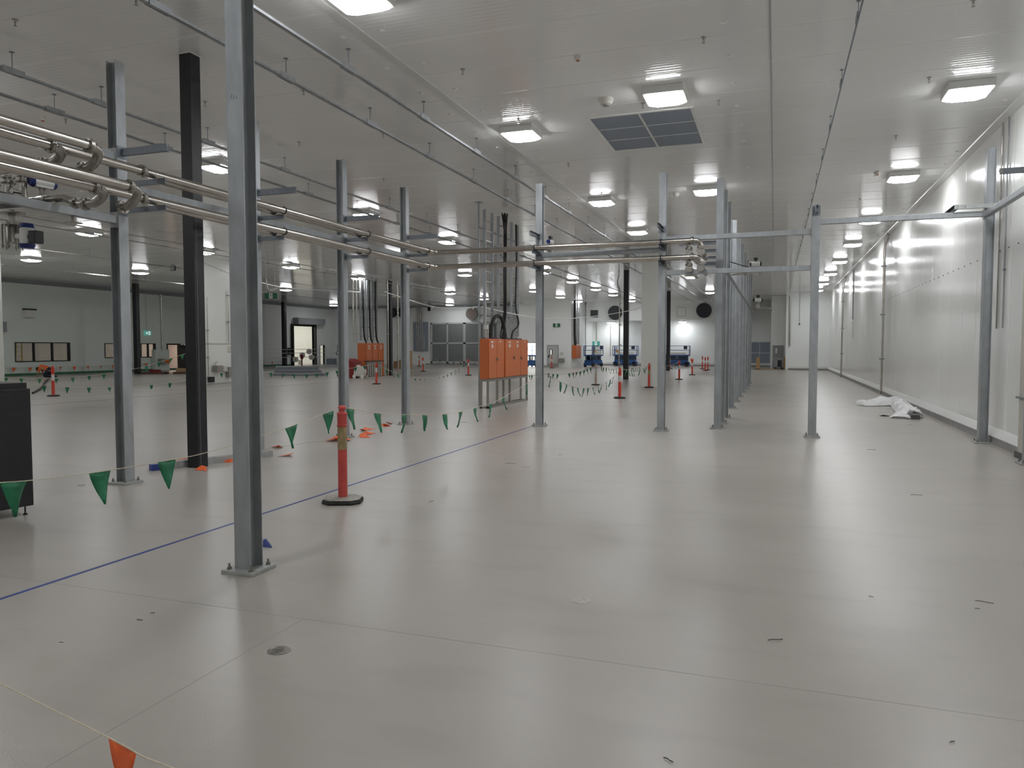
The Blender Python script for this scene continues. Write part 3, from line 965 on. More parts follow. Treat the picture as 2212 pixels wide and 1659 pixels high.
# ------------------------------------------------------------------ bollards
def bollard(label, x, y, h=1.07, red=bollard_far, band=band_white, octagon=False, rz=0.0, band_z=(0.58, 0.80), top=None):
    r = T('safety_bollard', label, 'bollard', (x, y, 0), rz, 'temporary safety bollards')
    k = h / 1.13
    b = MB()
    if octagon:
        def oc(a, c, z):
            return [(-a + c, -a * .9, z), (a - c, -a * .9, z), (a, -a * .9 + c, z), (a, a * .9 - c, z), (a - c, a * .9, z), (-a + c, a * .9, z), (-a, a * .9 - c, z), (-a, -a * .9 + c, z)]
        rings = [[b.bm.verts.new(p) for p in oc(a, c, z)] for a, c, z in ((0.215, 0.09, 0), (0.222, 0.095, 0.02), (0.21, 0.09, 0.052))]
        b.skin(rings)
        base = b.build('base', rubber, r)
        b = MB()
        rings = [[b.bm.verts.new(p) for p in oc(a, c, z)] for a, c, z in ((0.207, 0.09, 0.052), (0.185, 0.085, 0.062))]
        b.skin(rings)
        b.lathe([(0.075, 0.062), (0.062, 0.068)], (0, 0, 0), 20)
        b.build('base_top', rubber_top, base)
    else:
        b.lathe([(0.20, 0), (0.21, 0.015), (0.205, 0.035), (0.17, 0.05), (0.07, 0.055)], (0, 0, 0), 24)
        b.build('base', rubber, r)
    z0, z1 = band_z
    MB().lathe([(0.058, 0.05), (0.054, 0.07), (0.052, z0)], (0, 0, 0), 24).build('tube', red, r, True)
    if band:
        MB().lathe([(0.0535, z0), (0.0535, z1)], (0, 0, 0), 24).build('reflective_band', band, r, True)
    t = top or h
    MB().lathe([(0.053, z1), (0.060, z1 + 0.008), (0.061, z1 + 0.022), (0.054, z1 + 0.03), (0.056, t - 0.105), (0.062, t - 0.095), (0.058, t - 0.085), (0.03, t - 0.072), (0.026, t - 0.058),
                (0.045, t - 0.045), (0.047, t - 0.022), (0.035, t - 0.004), (0.01, t)], (0, 0, 0), 24).build('cap', red, r, True)
    return r
bollard('large faded red bollard on a dusty octagonal base in the foreground', -4.71, 7.45, 1.13, bollard_m, band_dirty, True, 0.35, (0.62, 0.88))
BOLL = [
    ('red and white bollard on a round black base, left of the thin black column', -5.15, 26.04, 1.08, band_white),
    ('red bollard with a dull band in front of the white clad pillar', -5.27, 33.28, 1.09, band_dirty),
    ('red bollard mostly behind the one at the white clad pillar', -7.88, 49.37, 1.06, band_white),
    ('red and white bollard right of the white pillar, nearest of those before the lift', -5.01, 42.17, 1.07, band_white),
    ('red and white bollard right of the nearer one, its cap bundled with flags', -5.03, 49.25, 1.05, band_white),
    ('leftmost bollard of the three grouped before the far white wall', -5.62, 62.95, 1.08, band_white),
    ('middle bollard of the three grouped before the far white wall', -5.02, 58.58, 1.06, band_white),
    ('rightmost bollard of the three grouped before the far white wall', -4.95, 60.1, 1.08, band_white),
    ('red and white bollard at the left end of the right hand scissor lift', -8.21, 62.6, 1.03, band_white),
    ('red bollard in front of the pale door with a narrow window', -18.05, 61.44, 1.03, band_white),
    ('red and white bollard left of the orange cabinets, before the louvred doors', -18.44, 43.94, 1.06, band_white),
    ('red and white bollard by the stacked cartons, nearer of the two there', -24.55, 49.85, 1.05, band_white),
    ('red bollard by the stacked cartons, farther of the two there', -31.24, 62.64, 1.03, band_white),
    ('red and white bollard in front of the floor standing orange cabinets', -18.27, 31.99, 1.06, band_white),
    ('red and white bollard beside the crouching worker', -24.97, 20.18, 1.12, band_white),
    ('red and white bollard at the foot of the left far black column', -41.04, 39.51, 1.09, band_white),
]
for lab, x, y, h, bd in BOLL:
    bollard(lab, x, y, h, bollard_far, bd)
bollard('pale pinkish faded bollard on a black base between bunting lines', -8.01, 34.67, 1.0, pale_b, band_white)
# orange or green flags knotted on some far bollards
def knot(label, x, y, z, mat):
    r = T('tied_flag', label, 'flag', (x, y, z), 0, 'flags knotted on bollards')
    for k in range(3):
        a = 2.1 * k + x
        MB().prism([(0, 0, 0.06), (0.13 * math.cos(a), 0.13 * math.sin(a), 0.0), (0.07 * math.cos(a + 0.7), 0.07 * math.sin(a + 0.7), -0.15)], (0.002, 0.002, 0.0)).build('flag', mat, r)
knot('dark green flag bundle hanging on the bollard behind the white pillar bollard', -7.83, 49.25, 1.12, green_flag)
knot('dark flag bundle on the cap of the bollard nearest the three', -5.03, 49.15, 1.02, orange_flag)
knot('orange flag bundle on the bollard at the left far black column', -41.04, 39.4, 1.08, orange_flag)
knot('red flags on the nearer bollard by the stacked cartons', -24.55, 49.75, 0.95, orange_flag)
# post of plain timber at the far right
r = T('timber_post', 'short yellowish timber post standing before the grille at far right', 'post', (-1.3, 63.66, 0))
MB().box(-0.13, 0.13, -0.08, 0.08, 0.06, 0.95).build('post', timber, r, bevel=0.01)
MB().box(-0.2, 0.2, -0.06, 0.06, 0, 0.06).build('foot', dark_wood, r)

# ------------------------------------------------------------------ bunting
BUNT = {
    'B1':([(-4.71,7.46,1.10),(-4.74,7.13,1.06),(-4.78,6.58,0.97),(-4.82,5.99,0.90),(-4.87,5.41,0.84),(-4.89,5.18,0.83),(-4.90,5.00,0.83),(-4.95,4.37,0.83),(-4.99,3.86,0.85),(-5.01,3.63,0.87),(-5.03,3.36,0.89)],[0.26, 0.89, 2.48, 3.11, 3.77]),
    'B2':([(-4.71,7.46,1.10),(-4.72,7.68,1.07),(-4.75,8.35,0.96),(-4.78,9.11,0.88),(-4.81,9.83,0.81),(-4.84,10.55,0.76),(-4.86,11.23,0.74),(-4.89,11.97,0.75),(-4.93,12.79,0.76),(-4.96,13.57,0.83),(-5.02,15.21,1.02),(-5.05,16.16,1.15)],[0.19, 0.89, 1.69, 2.37, 3.13, 3.8, 4.5, 5.38, 6.15, 7.78]),
    'B3':([(-5.06,16.34,1.22),(-5.07,17.36,1.07),(-5.07,17.67,1.00),(-5.08,18.26,0.90),(-5.09,18.90,0.80),(-5.09,19.53,0.73),(-5.10,20.12,0.67),(-5.10,20.83,0.63),(-5.11,21.39,0.61),(-5.11,22.01,0.61),(-5.12,22.72,0.62),(-5.13,23.41,0.64),(-5.13,23.97,0.69),(-5.14,24.59,0.76),(-5.14,25.09,0.84),(-5.15,26.07,0.99)],[0.12, 0.81, 1.74, 2.36, 3.0, 3.59, 4.3, 4.86, 5.48, 6.19, 6.69, 7.44, 8.07, 8.58]),
    'B4':([(-18.43,43.93,0.97),(-16.12,41.88,0.49),(-14.39,40.35,0.29),(-12.66,38.81,0.26),(-11.19,37.51,0.43),(-10.85,37.20,0.41),(-10.24,36.66,0.43),(-9.72,36.20,0.49),(-9.45,35.96,0.53),(-9.22,35.75,0.57),(-8.97,35.53,0.61),(-8.73,35.32,0.68),(-8.54,35.15,0.75),(-8.33,34.97,0.81),(-7.90,34.58,1.00)],[2.5, 4.31, 7.76, 8.01, 9.73, 10.18, 10.61, 11.7, 12.06, 12.38, 12.71, 13.04, 13.3, 13.59]),
    'B5':([(-8.00,35.01,0.99),(-7.99,35.80,0.85),(-7.98,36.87,0.75),(-7.97,38.09,0.67),(-7.96,39.28,0.65),(-7.96,39.88,0.67),(-7.94,41.95,0.60),(-7.93,43.68,0.58),(-7.91,45.55,0.56),(-7.89,47.66,0.57),(-7.88,49.47,0.73)],[0.81, 1.27, 1.88, 2.51, 3.1, 3.61, 4.3, 8.7, 9.09, 9.82, 10.56, 11.16, 11.78]),
    'B6':([(-5.15,26.13,1.04),(-5.17,27.32,0.97),(-5.19,28.45,0.92),(-5.21,29.66,0.88),(-5.22,30.43,0.87),(-5.24,31.66,0.92),(-5.27,33.30,1.00),(-5.28,33.86,1.03)],[1.25, 1.74, 2.43, 3.03, 4.34, 5.53, 6.26]),
    'B7':([(-4.75,34.16,0.94),(-4.78,35.25,0.92),(-4.86,37.64,0.91),(-4.93,39.79,0.93),(-5.00,41.87,1.00)],[3.74, 5.07, 6.79]),
    'B8':([(-33.99,25.00,0.39),(-33.27,25.37,0.34),(-32.66,25.68,0.32),(-31.99,26.02,0.33),(-31.34,26.35,0.37),(-30.69,26.68,0.44),(-30.09,26.98,0.53),(-29.75,27.16,0.58),(-28.68,27.69,0.80),(-28.38,27.85,0.90),(-27.86,28.11,1.08),(-27.38,28.35,1.26),(-26.91,28.59,1.44),(-26.17,28.97,1.72)],[0.05, 0.71, 1.52, 2.26, 2.99, 3.72, 4.38, 6.35, 6.95, 7.52, 8.08]),
    'B9':([(-25.20,18.10,0.69),(-25.22,18.60,0.61),(-25.26,20.05,0.40),(-25.27,20.35,0.36),(-25.28,21.01,0.29),(-25.31,21.99,0.23),(-25.34,22.96,0.18),(-25.30,25.02,0.18),(-25.25,25.98,0.22),(-25.2,26.95,0.28),(-25.15,27.85,0.36),(-25.1,28.75,0.50),(-25.05,29.45,0.62),(-25.1,29.95,0.69),(-25.62,31.0,0.80)],[1.98, 2.94, 3.92, 4.9, 7.01, 8.0, 9.0, 11.1]),
    'B10':([(-25.60,30.85,0.66),(-24.35,31.00,0.57),(-23.36,31.16,0.51),(-22.39,31.32,0.47),(-21.42,31.47,0.50),(-20.46,31.63,0.62),(-19.51,31.79,0.78),(-18.27,31.99,1.01)],[1.89, 2.55, 3.12, 3.8, 4.34, 4.88, 5.41, 6.37, 6.85]),
    'B11':([(-18.27,31.98,1.00),(-18.28,33.03,0.71),(-18.29,33.66,0.55),(-18.30,34.28,0.42),(-18.32,35.24,0.21),(-18.33,36.28,0.11),(-18.35,37.51,0.05),(-18.37,38.82,0.04),(-18.39,40.21,0.12),(-18.40,41.18,0.28),(-18.42,42.37,0.51),(-18.44,43.90,1.03)],[1.09, 1.74, 2.37, 4.4, 5.0, 5.63, 6.28, 6.94, 7.55, 8.17, 8.74, 9.32, 10.01, 10.53, 11.28]),
}
def bunting(label, pts, flags, mat, r0=0.0035, fw=0.19, fh=0.25, seed=1, group='bunting lines', flat=False, wild=0.35):
    rnd = random.Random(seed)
    o = Vector(pts[0])
    r = T('bunting', label, 'bunting', o, 0, group)
    P = [Vector(p) - o for p in pts]
    # smooth the cord a little
    Q = []
    for i in range(len(P) - 1):
        p0, p1, p2, p3 = P[max(i - 1, 0)], P[i], P[i + 1], P[min(i + 2, len(P) - 1)]
        for k in range(4):
            t = k / 4
            Q.append(0.5 * ((2 * p1) + (p2 - p0) * t + (2 * p0 - 5 * p1 + 4 * p2 - p3) * t * t + (3 * p1 - p0 - 3 * p2 + p3) * t ** 3))
    Q.append(P[-1])
    MB().tube(Q, r0, 6).build('cord', cord_m, r)
    L = [0]
    for a, b in zip(P, P[1:]):
        L.append(L[-1] + (b - a).length)
    for s in flags:
        i = max(k for k in range(len(P) - 1) if L[k] <= s + 1e-6)
        d = (P[i + 1] - P[i]).normalized()
        c = P[i] + d * (s - L[i])
        yaw = rnd.uniform(-wild, wild)
        bend = rnd.uniform(-0.05, 0.05)
        h = fh * rnd.uniform(0.92, 1.05)
        hd = Vector((d.x, d.y, 0)).normalized()
        n = Vector((-hd.y, hd.x, 0))
        bm = bmesh.new()
        rows = []
        for j in range(7):
            t = j / 6
            a = yaw * t * 2.2
            ax = hd * math.cos(a) + n * math.sin(a)
            nx = n * math.cos(a) - hd * math.sin(a)
            base = c + (Vector((0, 0, -1)) * h * t if not flat else n * h * t * (1 if rnd.random() > 2 else 1))
            w = fw * (1 - t) + 0.004
            row = []
            for k in range(5):
                u = k / 4 - 0.5
                off = nx * (0.012 * math.sin(5 * u + 4 * t + seed + s) * (0.3 + t) + bend * t * t * 1.6)
                top = d * (u * fw) if j == 0 else ax * (u * w) + Vector((0, 0, d.z * u * w * 0.6))
                row.append(bm.verts.new(base + top + off))
            rows.append(row)
        for a_, b_ in zip(rows, rows[1:]):
            for k in range(4):
                bm.faces.new((a_[k], a_[k + 1], b_[k + 1], b_[k])).smooth = True
        me = bpy.data.meshes.new('flag')
        bm.to_mesh(me)
        bm.free()
        me.materials.append(mat)
        f = bpy.data.objects.new('flag', me)
        COL.objects.link(f)
        f.parent = r
        sd = f.modifiers.new('thickness', 'SOLIDIFY')
        sd.thickness = 0.0012
    return r
BL = {
    'B1': ('nearest green bunting, from the large red bollard to the left edge', 0.0035),
    'B2': ('green bunting from the large red bollard to the column by the orange cabinets', 0.0045),
    'B3': ('green bunting sagging from the cabinet column to the bollard by the thin black column', 0.006),
    'B4': ('green bunting passing behind the orange cabinets to the pale bollard', 0.008),
    'B5': ('green bunting from the pale bollard back toward the white pillar', 0.008),
    'B6': ('green bunting from the thin black column bollard to the white pillar bollard', 0.008),
    'B7': ('green bunting right of the white pillar, toward the lift', 0.01),
    'B8': ('green bunting before the left wall windows, rising behind the black column', 0.009),
    'B9': ('green bunting in front of the worker and the wash basin pier', 0.007),
    'B10': ('green bunting before the roller door, ending at the floor cabinets bollard', 0.009),
    'B11': ('green bunting lying low between the floor cabinets and louvred doors', 0.009),
}
for i, (k, (pts, fl)) in enumerate(BUNT.items()):
    bunting(BL[k][0], pts, fl, green_flag, BL[k][1], seed=i + 3, wild=0.25 if k in ('B1', 'B2') else 0.3)
bunting('orange bunting line at the bottom left corner, one flag showing', [(-3.7, 2.29, 0.45), (-3.26, 2.21, 0.40), (-3.06, 2.19, 0.38), (-2.32, 2.08, 0.325), (-2.15, 2.05, 0.31), (-2.0, 2.04, 0.30), (-1.6, 1.98, 0.29)],
        [1.46], orange_flag, 0.0032, 0.165, 0.27, seed=50, wild=0.05)
bunting('orange bunting strung low along the wall under the left windows', [(-44.88, 31.5, 0.56), (-44.7, 36, 0.50), (-44.7, 41, 0.52), (-44.88, 44.3, 0.6)], [1.0 + 1.05 * k for k in range(12)], orange_flag, 0.008, 0.26, 0.3, seed=61, wild=0.8)
bunting('orange bunting strung low along the wall before the roller door', [(-44.95, 52.5, 0.45), (-44.6, 57, 0.40), (-44.95, 61.2, 0.5)], [0.8 + 1.4 * k for k in range(6)], orange_flag, 0.008, 0.2, 0.3, seed=62, wild=0.8)
bunting('dark bunting drooping in front of the louvred doors', [(-33.0, 67.5, 0.85), (-30.5, 67.5, 0.35), (-28, 67.5, 0.3), (-25.5, 67.5, 0.7)], [0.9 + 0.75 * k for k in range(9)], green_flag, 0.008, 0.18, 0.28, seed=63, wild=0.8)
# orange bunting dropped on the floor
FL = [(-8.95, 9.37), (-8.42, 9.20), (-7.86, 8.80), (-7.80, 9.2), (-8.16, 9.75), (-8.6, 10.6), (-8.39, 11.15), (-8.30, 11.9), (-7.88, 12.52), (-7.80, 13.3), (-8.26, 14.12), (-8.42, 15.07), (-8.6, 15.9)]
r = T('bunting', 'orange bunting dropped on the floor among the left columns', 'bunting', (FL[0][0], FL[0][1], 0), 0, 'bunting lines')
MB().tube([(x - FL[0][0], y - FL[0][1], 0.006) for x, y in FL], 0.0035, 6).build('cord', cord_m, r)
rnd = random.Random(5)
for x, y, n in ((-8.85, 9.33, 1), (-7.92, 8.74, 1), (-8.03, 9.5, 1), (-7.60, 10.36, 1), (-8.39, 11.15, 1), (-7.85, 12.38, 5), (-7.80, 13.05, 2), (-8.0, 13.5, 2), (-8.26, 14.12, 2), (-8.42, 15.07, 2), (-8.5, 15.5, 1)):
    for k in range(n):
        a = rnd.uniform(0, 6.28)
        cx, cy_ = x - FL[0][0] + rnd.uniform(-0.12, 0.12) * (n > 1), y - FL[0][1] + rnd.uniform(-0.12, 0.12) * (n > 1)
        z = 0.004 + 0.012 * k
        b = MB()
        q = [(cx + math.cos(a + t) * s, cy_ + math.sin(a + t) * s, z + lift) for t, s, lift in ((0, 0.17, 0), (1.9, 0.10, 0.03), (2.6, 0.11, 0.05), (3.9, 0.10, 0.0))]
        b.prism(q, (0, 0, 0.0015))
        b.build('flag', orange_flag, r)

# ------------------------------------------------------------------ floor items
o = MB().box(-5.22, -5.18, -1.5, 15.99, 0.0, 0.0012).build('floor_tape', blue_tape)
tag(o, 'long strip of blue tape stuck along the floor', 'tape')
o = MB().prism([(0, 0, 0.002), (0.10, 0.0, 0.002), (0.0, 0.05, 0.055), (-0.02, 0.03, 0.05)], (-0.03, 0.04, 0)).build('tape_scrap', blue_tape, loc=(-4.33, 5.52, 0))
tag(o, 'small crumpled dark blue scrap on the floor behind the large column', 'scrap')
r = T('floor_drain', 'round slotted metal floor drain in the left foreground', 'drain', (-2.75, 3.64, 0))
MB().lathe([(0.066, 0.0), (0.068, 0.003), (0.058, 0.004), (0.056, 0.0015)], (0, 0, 0), 28).build('rim', steel_d, r, True)
b = MB()
for q in (0.014, 0.026, 0.038, 0.05):
    b.lathe([(q - 0.004, 0.0008), (q - 0.004, 0.003), (q + 0.003, 0.003), (q + 0.003, 0.0008)], (0, 0, 0), 28)
b.box(-0.05, 0.05, -0.004, 0.004, 0.0008, 0.003).box(-0.004, 0.004, -0.05, 0.05, 0.0008, 0.003)
b.build('grate', steel_d, r)
MB().lathe([(0.055, 0.0004), (0.001, 0.0005)], (0, 0, 0), 28).build('sump', black_p, r)
r = T('blank_cover', 'faint round cover plug flush in the middle of the foreground floor', 'cover', (-1.27, 5.09, 0))
MB().lathe([(0.07, 0.0), (0.07, 0.0015), (0.06, 0.002), (0.001, 0.002)], (0, 0, 0), 28).build('plug', M('dusty cover', (0.47, 0.45, 0.42), 0.6, 0, 0.3, 60), r)
# galvanised channel lying behind the black column
r = T('steel_channel', 'galvanised steel channel lying on the floor behind the black column', 'channel', (-8.58, 8.45, 0), math.atan2(1.80, 0.73))
b = MB()
chan(b, (0.25, -0.06, 0.05), (1.95, -0.06, 0.05), 0.10, 0.05, (0, 1, 0), 0.008)
chan(b, (0.25, 0.06, 0.05), (1.95, 0.06, 0.05), 0.10, 0.05, (0, -1, 0), 0.008)
b.build('channel', galv2, r)
MB().box(0.0, 0.25, -0.05, 0.05, 0.002, 0.085).build('end_wrap', blue_tape, r)
# offcuts and debris
DEB = [
    ('thin dark offcut on the floor in front of the middle columns', -3.83, 10.79, 0.16, 0.3), ('pale wire offcut beside the thin dark one', -3.49, 10.53, 0.12, 0.1),
    ('small dark chip on the floor left of the middle', -3.36, 11.95, 0.07, 0.9), ('bent black sliver right of the large red bollard', -3.75, 7.81, 0.09, 1.3),
    ('twisted black wire offcut in the right foreground', 0.03, 4.78, 0.10, 0.5), ('short dark dash on the floor at right', 0.68, 5.85, 0.03, 0.0),
    ('longer dark strip on the floor near the right edge', 1.42, 5.99, 0.11, -0.2), ('small black speck just below the longer dark strip', 1.34, 5.82, 0.03, 0.2),
    ('black chip on the floor near the bottom right corner', 0.79, 3.79, 0.03, 0.7), ('curled dark offcut on the floor at mid right', 1.65, 10.12, 0.14, 0.2),
    ('thin dark offcut near the white wrapped bundle', 1.62, 14.36, 0.15, 0.2), ('black chip left of the floor drain', -3.94, 3.87, 0.03, 0.5),
    ('thin chip just below the other, left of the floor drain', -3.92, 3.74, 0.04, 0.2), ('black speck at the far left foreground', -4.07, 3.29, 0.025, 0.4),
    ('dark offcut beside the left column base plate', -8.49, 7.22, 0.08, 0.7), ('small metal nub at the bottom edge', -0.41, 3.21, 0.05, -0.5),
    ('thin dark offcut on the floor behind the large red bollard', -7.0, 16.4, 0.2, 0.1), ('long thin cable offcut by the right kerb', 2.95, 19.2, 0.4, 1.1)]
for lab, x, y, s, a in DEB:
    b = MB()
    b.tube([(-s / 2, 0, 0.006), (-s * 0.15, s * 0.07, 0.007), (s * 0.2, -s * 0.04, 0.007), (s / 2, s * 0.03, 0.005)], min(0.0024, s * 0.07), 6)
    o = b.build('offcut', black_p if 'pale' not in lab else steel_d, loc=(x, y, 0))
    o.rotation_euler[2] = a
    tag(o, lab, 'offcut', 'floor offcuts')

# black steel cabinet at the left edge
r = T('equipment_cabinet', 'black steel cabinet on castors cut by the left edge', 'cabinet', (-7.51, 5.80, 0), math.atan2(-0.33, -0.06) + PI / 2)
MB().box(-0.85, 0.0, -1.6, 0.0, 0.10, 1.36).build('body', black_col, r, bevel=0.006)
MB().box(-0.84, -0.05, -1.59, -0.01, 1.36, 1.42).build('top', black_p, r)
MB().box(0.0, 0.012, -1.6, -0.03, 0.12, 1.33).build('side_panel', black_col, r)
for x, y in ((-0.08, -0.35), (-0.76, -0.35), (-0.08, -1.4), (-0.76, -1.4)):
    MB().cyl((x - 0.018, y, 0.036), (x + 0.018, y, 0.036), 0.036, n=18).box(x - 0.022, x + 0.022, y - 0.03, y + 0.03, 0.06, 0.10).build('caster', rubber, r)
for x, y in ((-0.06, -0.06), (-0.78, -0.06)):
    MB().lathe([(0.022, 0.0), (0.024, 0.012), (0.008, 0.02), (0.008, 0.10)], (x, y, 0), 14).build('levelling_foot', black_p, r)

# ------------------------------------------------------------------ wrapped bundle at the right wall
o = MB().bar((3.70, 27.8, 0.055), (3.33, 20.85, 0.055), 0.20, 0.11).build('steel_section', M('dark steel section', (0.12, 0.115, 0.11), 0.5, 0.4, 0.2, 10))
tag(o, 'long dark steel section lying by the kerb under white film', 'section')
def sheet(label, path, widths, seed, crumple):
    from mathutils import noise
    bm = bmesh.new()
    rows = []
    P = [Vector(p) for p in path]
    N, K = 90, 26
    for i in range(N + 1):
        t = i / N * (len(P) - 1)
        k = min(int(t), len(P) - 2)
        f = t - k
        c = P[k].lerp(P[k + 1], f)
        d = (P[k + 1] - P[k]).normalized()
        n = Vector((-d.y, d.x, 0))
        w = widths[k] * (1 - f) + widths[k + 1] * f
        row = []
        for j in range(K + 1):
            u = j / K - 0.5
            q = c + n * (u * w)
            s1 = noise.noise(Vector((q.x * 2.6, q.y * 2.6, seed)))
            s2 = noise.noise(Vector((q.x * 7.5, q.y * 7.5, seed + 9)))
            ridge = (1 - abs(s1) * 2.2) * crumple + (1 - abs(s2) * 2.0) * crumple * 0.45
            edge = max(0.0, 1 - (abs(u) * 2) ** 4)
            z = 0.006 + c.z * max(0, 1 - (abs(u) * 2.1) ** 3) + max(0, ridge) * (0.25 + 0.75 * edge)
            wob = 0.10 * noise.noise(Vector((i * 0.09, seed, 3.0 if u > 0 else 8.0)))
            p = q + n * (wob * abs(u) * 2)
            row.append(bm.verts.new((p.x, p.y, z)))
        rows.append(row)
    for a, b in zip(rows, rows[1:]):
        for j in range(K):
            bm.faces.new((a[j], a[j + 1], b[j + 1], b[j])).smooth = True
    me = bpy.data.meshes.new('plastic_film')
    bm.to_mesh(me)
    bm.free()
    me.materials.append(film)
    o = bpy.data.objects.new('plastic_film', me)
    COL.objects.link(o)
    return tag(o, label, 'film')
sheet('crumpled white plastic film covering the steel section and trailing left across the floor', [(2.40, 25.3, 0.02), (2.75, 25.25, 0.05), (3.10, 25.6, 0.06), (3.38, 26.3, 0.16), (3.55, 26.2, 0.22), (3.55, 25.2, 0.14), (3.47, 23.8, 0.14), (3.40, 22.4, 0.13), (3.36, 21.25, 0.13)],
      [0.10, 0.55, 0.9, 0.75, 0.35, 0.42, 0.44, 0.42, 0.46], 2.3, 0.10)
sheet('flap of white plastic film hanging off the near end of the steel section', [(3.30, 22.1, 0.10), (3.20, 21.6, 0.11), (3.06, 21.1, 0.04), (3.0, 20.85, 0.01)], [0.2, 0.5, 0.6, 0.45], 6.1, 0.05)
b = MB()
b.tube([(-0.13, 0, 0.01), (-0.03, 0.02, 0.02), (0.05, 0, 0.015), (0.16, -0.02, 0.006)], [0.004, 0.02, 0.014, 0.003], 8)
tag(b.build('offcut', black_p, loc=(2.72, 21.5, 0)), 'black rag lying beside the white plastic film', 'offcut')

# ------------------------------------------------------------------ black building columns
def black_column(label, x, y, s=0.20, conduit=False):
    r = T('black_column', label, 'column', (x, y, 0), 0, 'black building columns')
    MB().box(-s / 2, s / 2, -s / 2, s / 2, 0, CEIL + 0.03).build('shaft', black_col, r, bevel=0.004)
    b = MB()
    b.box(s / 2, s / 2 + 0.003, -0.052, -0.046, 0.05, 3.9)
    b.build('seam', channel_m, r)
    MB().box(-s / 2 - 0.02, s / 2 + 0.02, -s / 2 - 0.02, s / 2 + 0.02, CEIL - 0.008, CEIL + 0.02).build('ceiling_collar', cap_m, r)
    return r
black_column('thick black steel column between the two left galvanised columns', -8.17, 8.95)
black_column('thin black column in mid hall behind the leaning conduit', -7.83, 41.3, 0.27)
black_column('black column beside the floor standing orange cabinets', -23.2, 42.35, 0.27)
black_column('black column far left between the two groups of office windows', -40.4, 38.9, 0.30)
black_column('black column far left beside the roller door', -43.9, 59.6, 0.34)
black_column('thin black column showing right of the white clad pillar', -7.7, 57.7, 0.27)
r = T('conduit', 'pale conduit standing up beside the thin black mid hall column', 'conduit', (-8.15, 41.0, 0))
MB().tube([(0, 0, 0.0), (0, 0, 4.9), (-0.02, 0, 5.0), (-0.13, 0, 5.25), (-0.14, 0, 5.45), (-0.05, 0, 5.75), (-0.05, 0, CEIL)], 0.035, 8).build('tube', steel, r, True)
for z in (0.9, 1.9, 3.0, 4.2):
    MB().box(-0.045, 0.12, -0.045, 0.045, z, z + 0.05).build('saddle_clip', steel_d, r)

# ------------------------------------------------------------------ orange switchboards
def label_plate(parent, x, y, z, w, h, mat=white_p):
    MB().box(x, x + 0.004, y, y + w, z, z + h).build('label_plate', mat, parent)
def switchboard(label, y0, y1, splits, x_front, depth, z0, z1, handles, labels):
    r = T('switchboard', label, 'cabinet', (x_front, y0, 0), 0, 'orange switchboards')
    W = y1 - y0
    MB().box(-depth, -0.03, 0, W, z0, z1).build('body', orange_cab, r, bevel=0.006)
    s = [0.02] + splits + [W - 0.02]
    doors = []
    for a, b_ in zip(s, s[1:]):
        doors.append((a, b_, MB().box(-0.028, 0.0, a + 0.012, b_ - 0.012, z0 + 0.015, z1 - 0.015).build('door', orange_cab, r, bevel=0.004)))
    def leaf(yy):
        return next((d for a, b_, d in doors if a <= yy < b_), doors[-1][2])
    for yy, zz in handles:
        b = MB()
        b.cyl((0, yy, zz), (0.02, yy, zz), 0.04, n=14).bar((0.025, yy - 0.03, zz + 0.04), (0.025, yy + 0.045, zz - 0.05), 0.02, 0.03, (1, 0, 0))
        b.build('door_handle', steel_d, leaf(yy))
    for yy, zz, ww, hh in labels:
        label_plate(leaf(yy), 0.0, yy, zz, ww, hh)
    return r
def board_frame(label, y0, y1, x0, x1, h, ys):
    r = T('cabinet_stand', label, 'stand', (x1, y0, 0))
    W = y1 - y0
    b = MB().box(x0 - x1, 0, 0, W, h - 0.07, h)
    b.build('top_frame', steel_d, r)
    MB().box(-0.07, 0, 0, W, 0, 0.05).box(x0 - x1, x0 - x1 + 0.07, 0, W, 0, 0.05).box(x0 - x1, 0, 0, 0.07, 0, 0.05).box(x0 - x1, 0, W - 0.07, W, 0, 0.05).build('base_frame', steel_d, r)
    for y in ys:
        for xx in (-0.065, x0 - x1 + 0.005):
            MB().box(xx, xx + 0.06, y - 0.03, y + 0.03, 0.05, h - 0.07).build('leg', steel_d, r)
    return r
board_frame('stainless stand with square legs under the two orange cabinets', 20.36, 24.06, -8.19, -7.91, 0.86, [0.04, 1.38, 1.95, 3.66])
switchboard('orange electrical cabinet on the stand, left one of two, with a pair of doors', 20.36, 21.70, [0.68], -7.90, 0.285, 0.862, 2.05,
            [(0.68, 1.45)], [(0.20, 1.93, 0.17, 0.05), (0.26, 1.87, 0.06, 0.03), (0.24, 1.78, 0.12, 0.08), (0.92, 1.95, 0.12, 0.03)])
switchboard('orange electrical cabinet on the stand, right one of two, wider with cables on top', 21.78, 24.06, [1.50], -7.90, 0.285, 0.862, 2.05,
            [(0.80, 1.47), (1.50, 1.45)], [(0.30, 1.93, 0.2, 0.05), (0.34, 1.80, 0.15, 0.09), (1.08, 1.94, 0.16, 0.05), (1.1, 1.80, 0.12, 0.09), (1.85, 1.96, 0.12, 0.03)])
for i, (y0, y1) in enumerate(((39.6, 40.32), (40.32, 41.05), (41.05, 41.78))):
    switchboard('tall orange floor standing cabinet, %s of three beside the black column' % ('left', 'middle', 'right')[i], y0, y1, [], -23.3, 0.6, 0.0, 2.05, [], [(0.25, 1.85, 0.2, 0.06), (0.3, 1.68, 0.12, 0.12)])
switchboard('small orange cabinet hung on the wall beside the first scissor lift', 64.6, 66.4, [0.9], -16.72, 0.37, 0.80, 1.98, [], [])

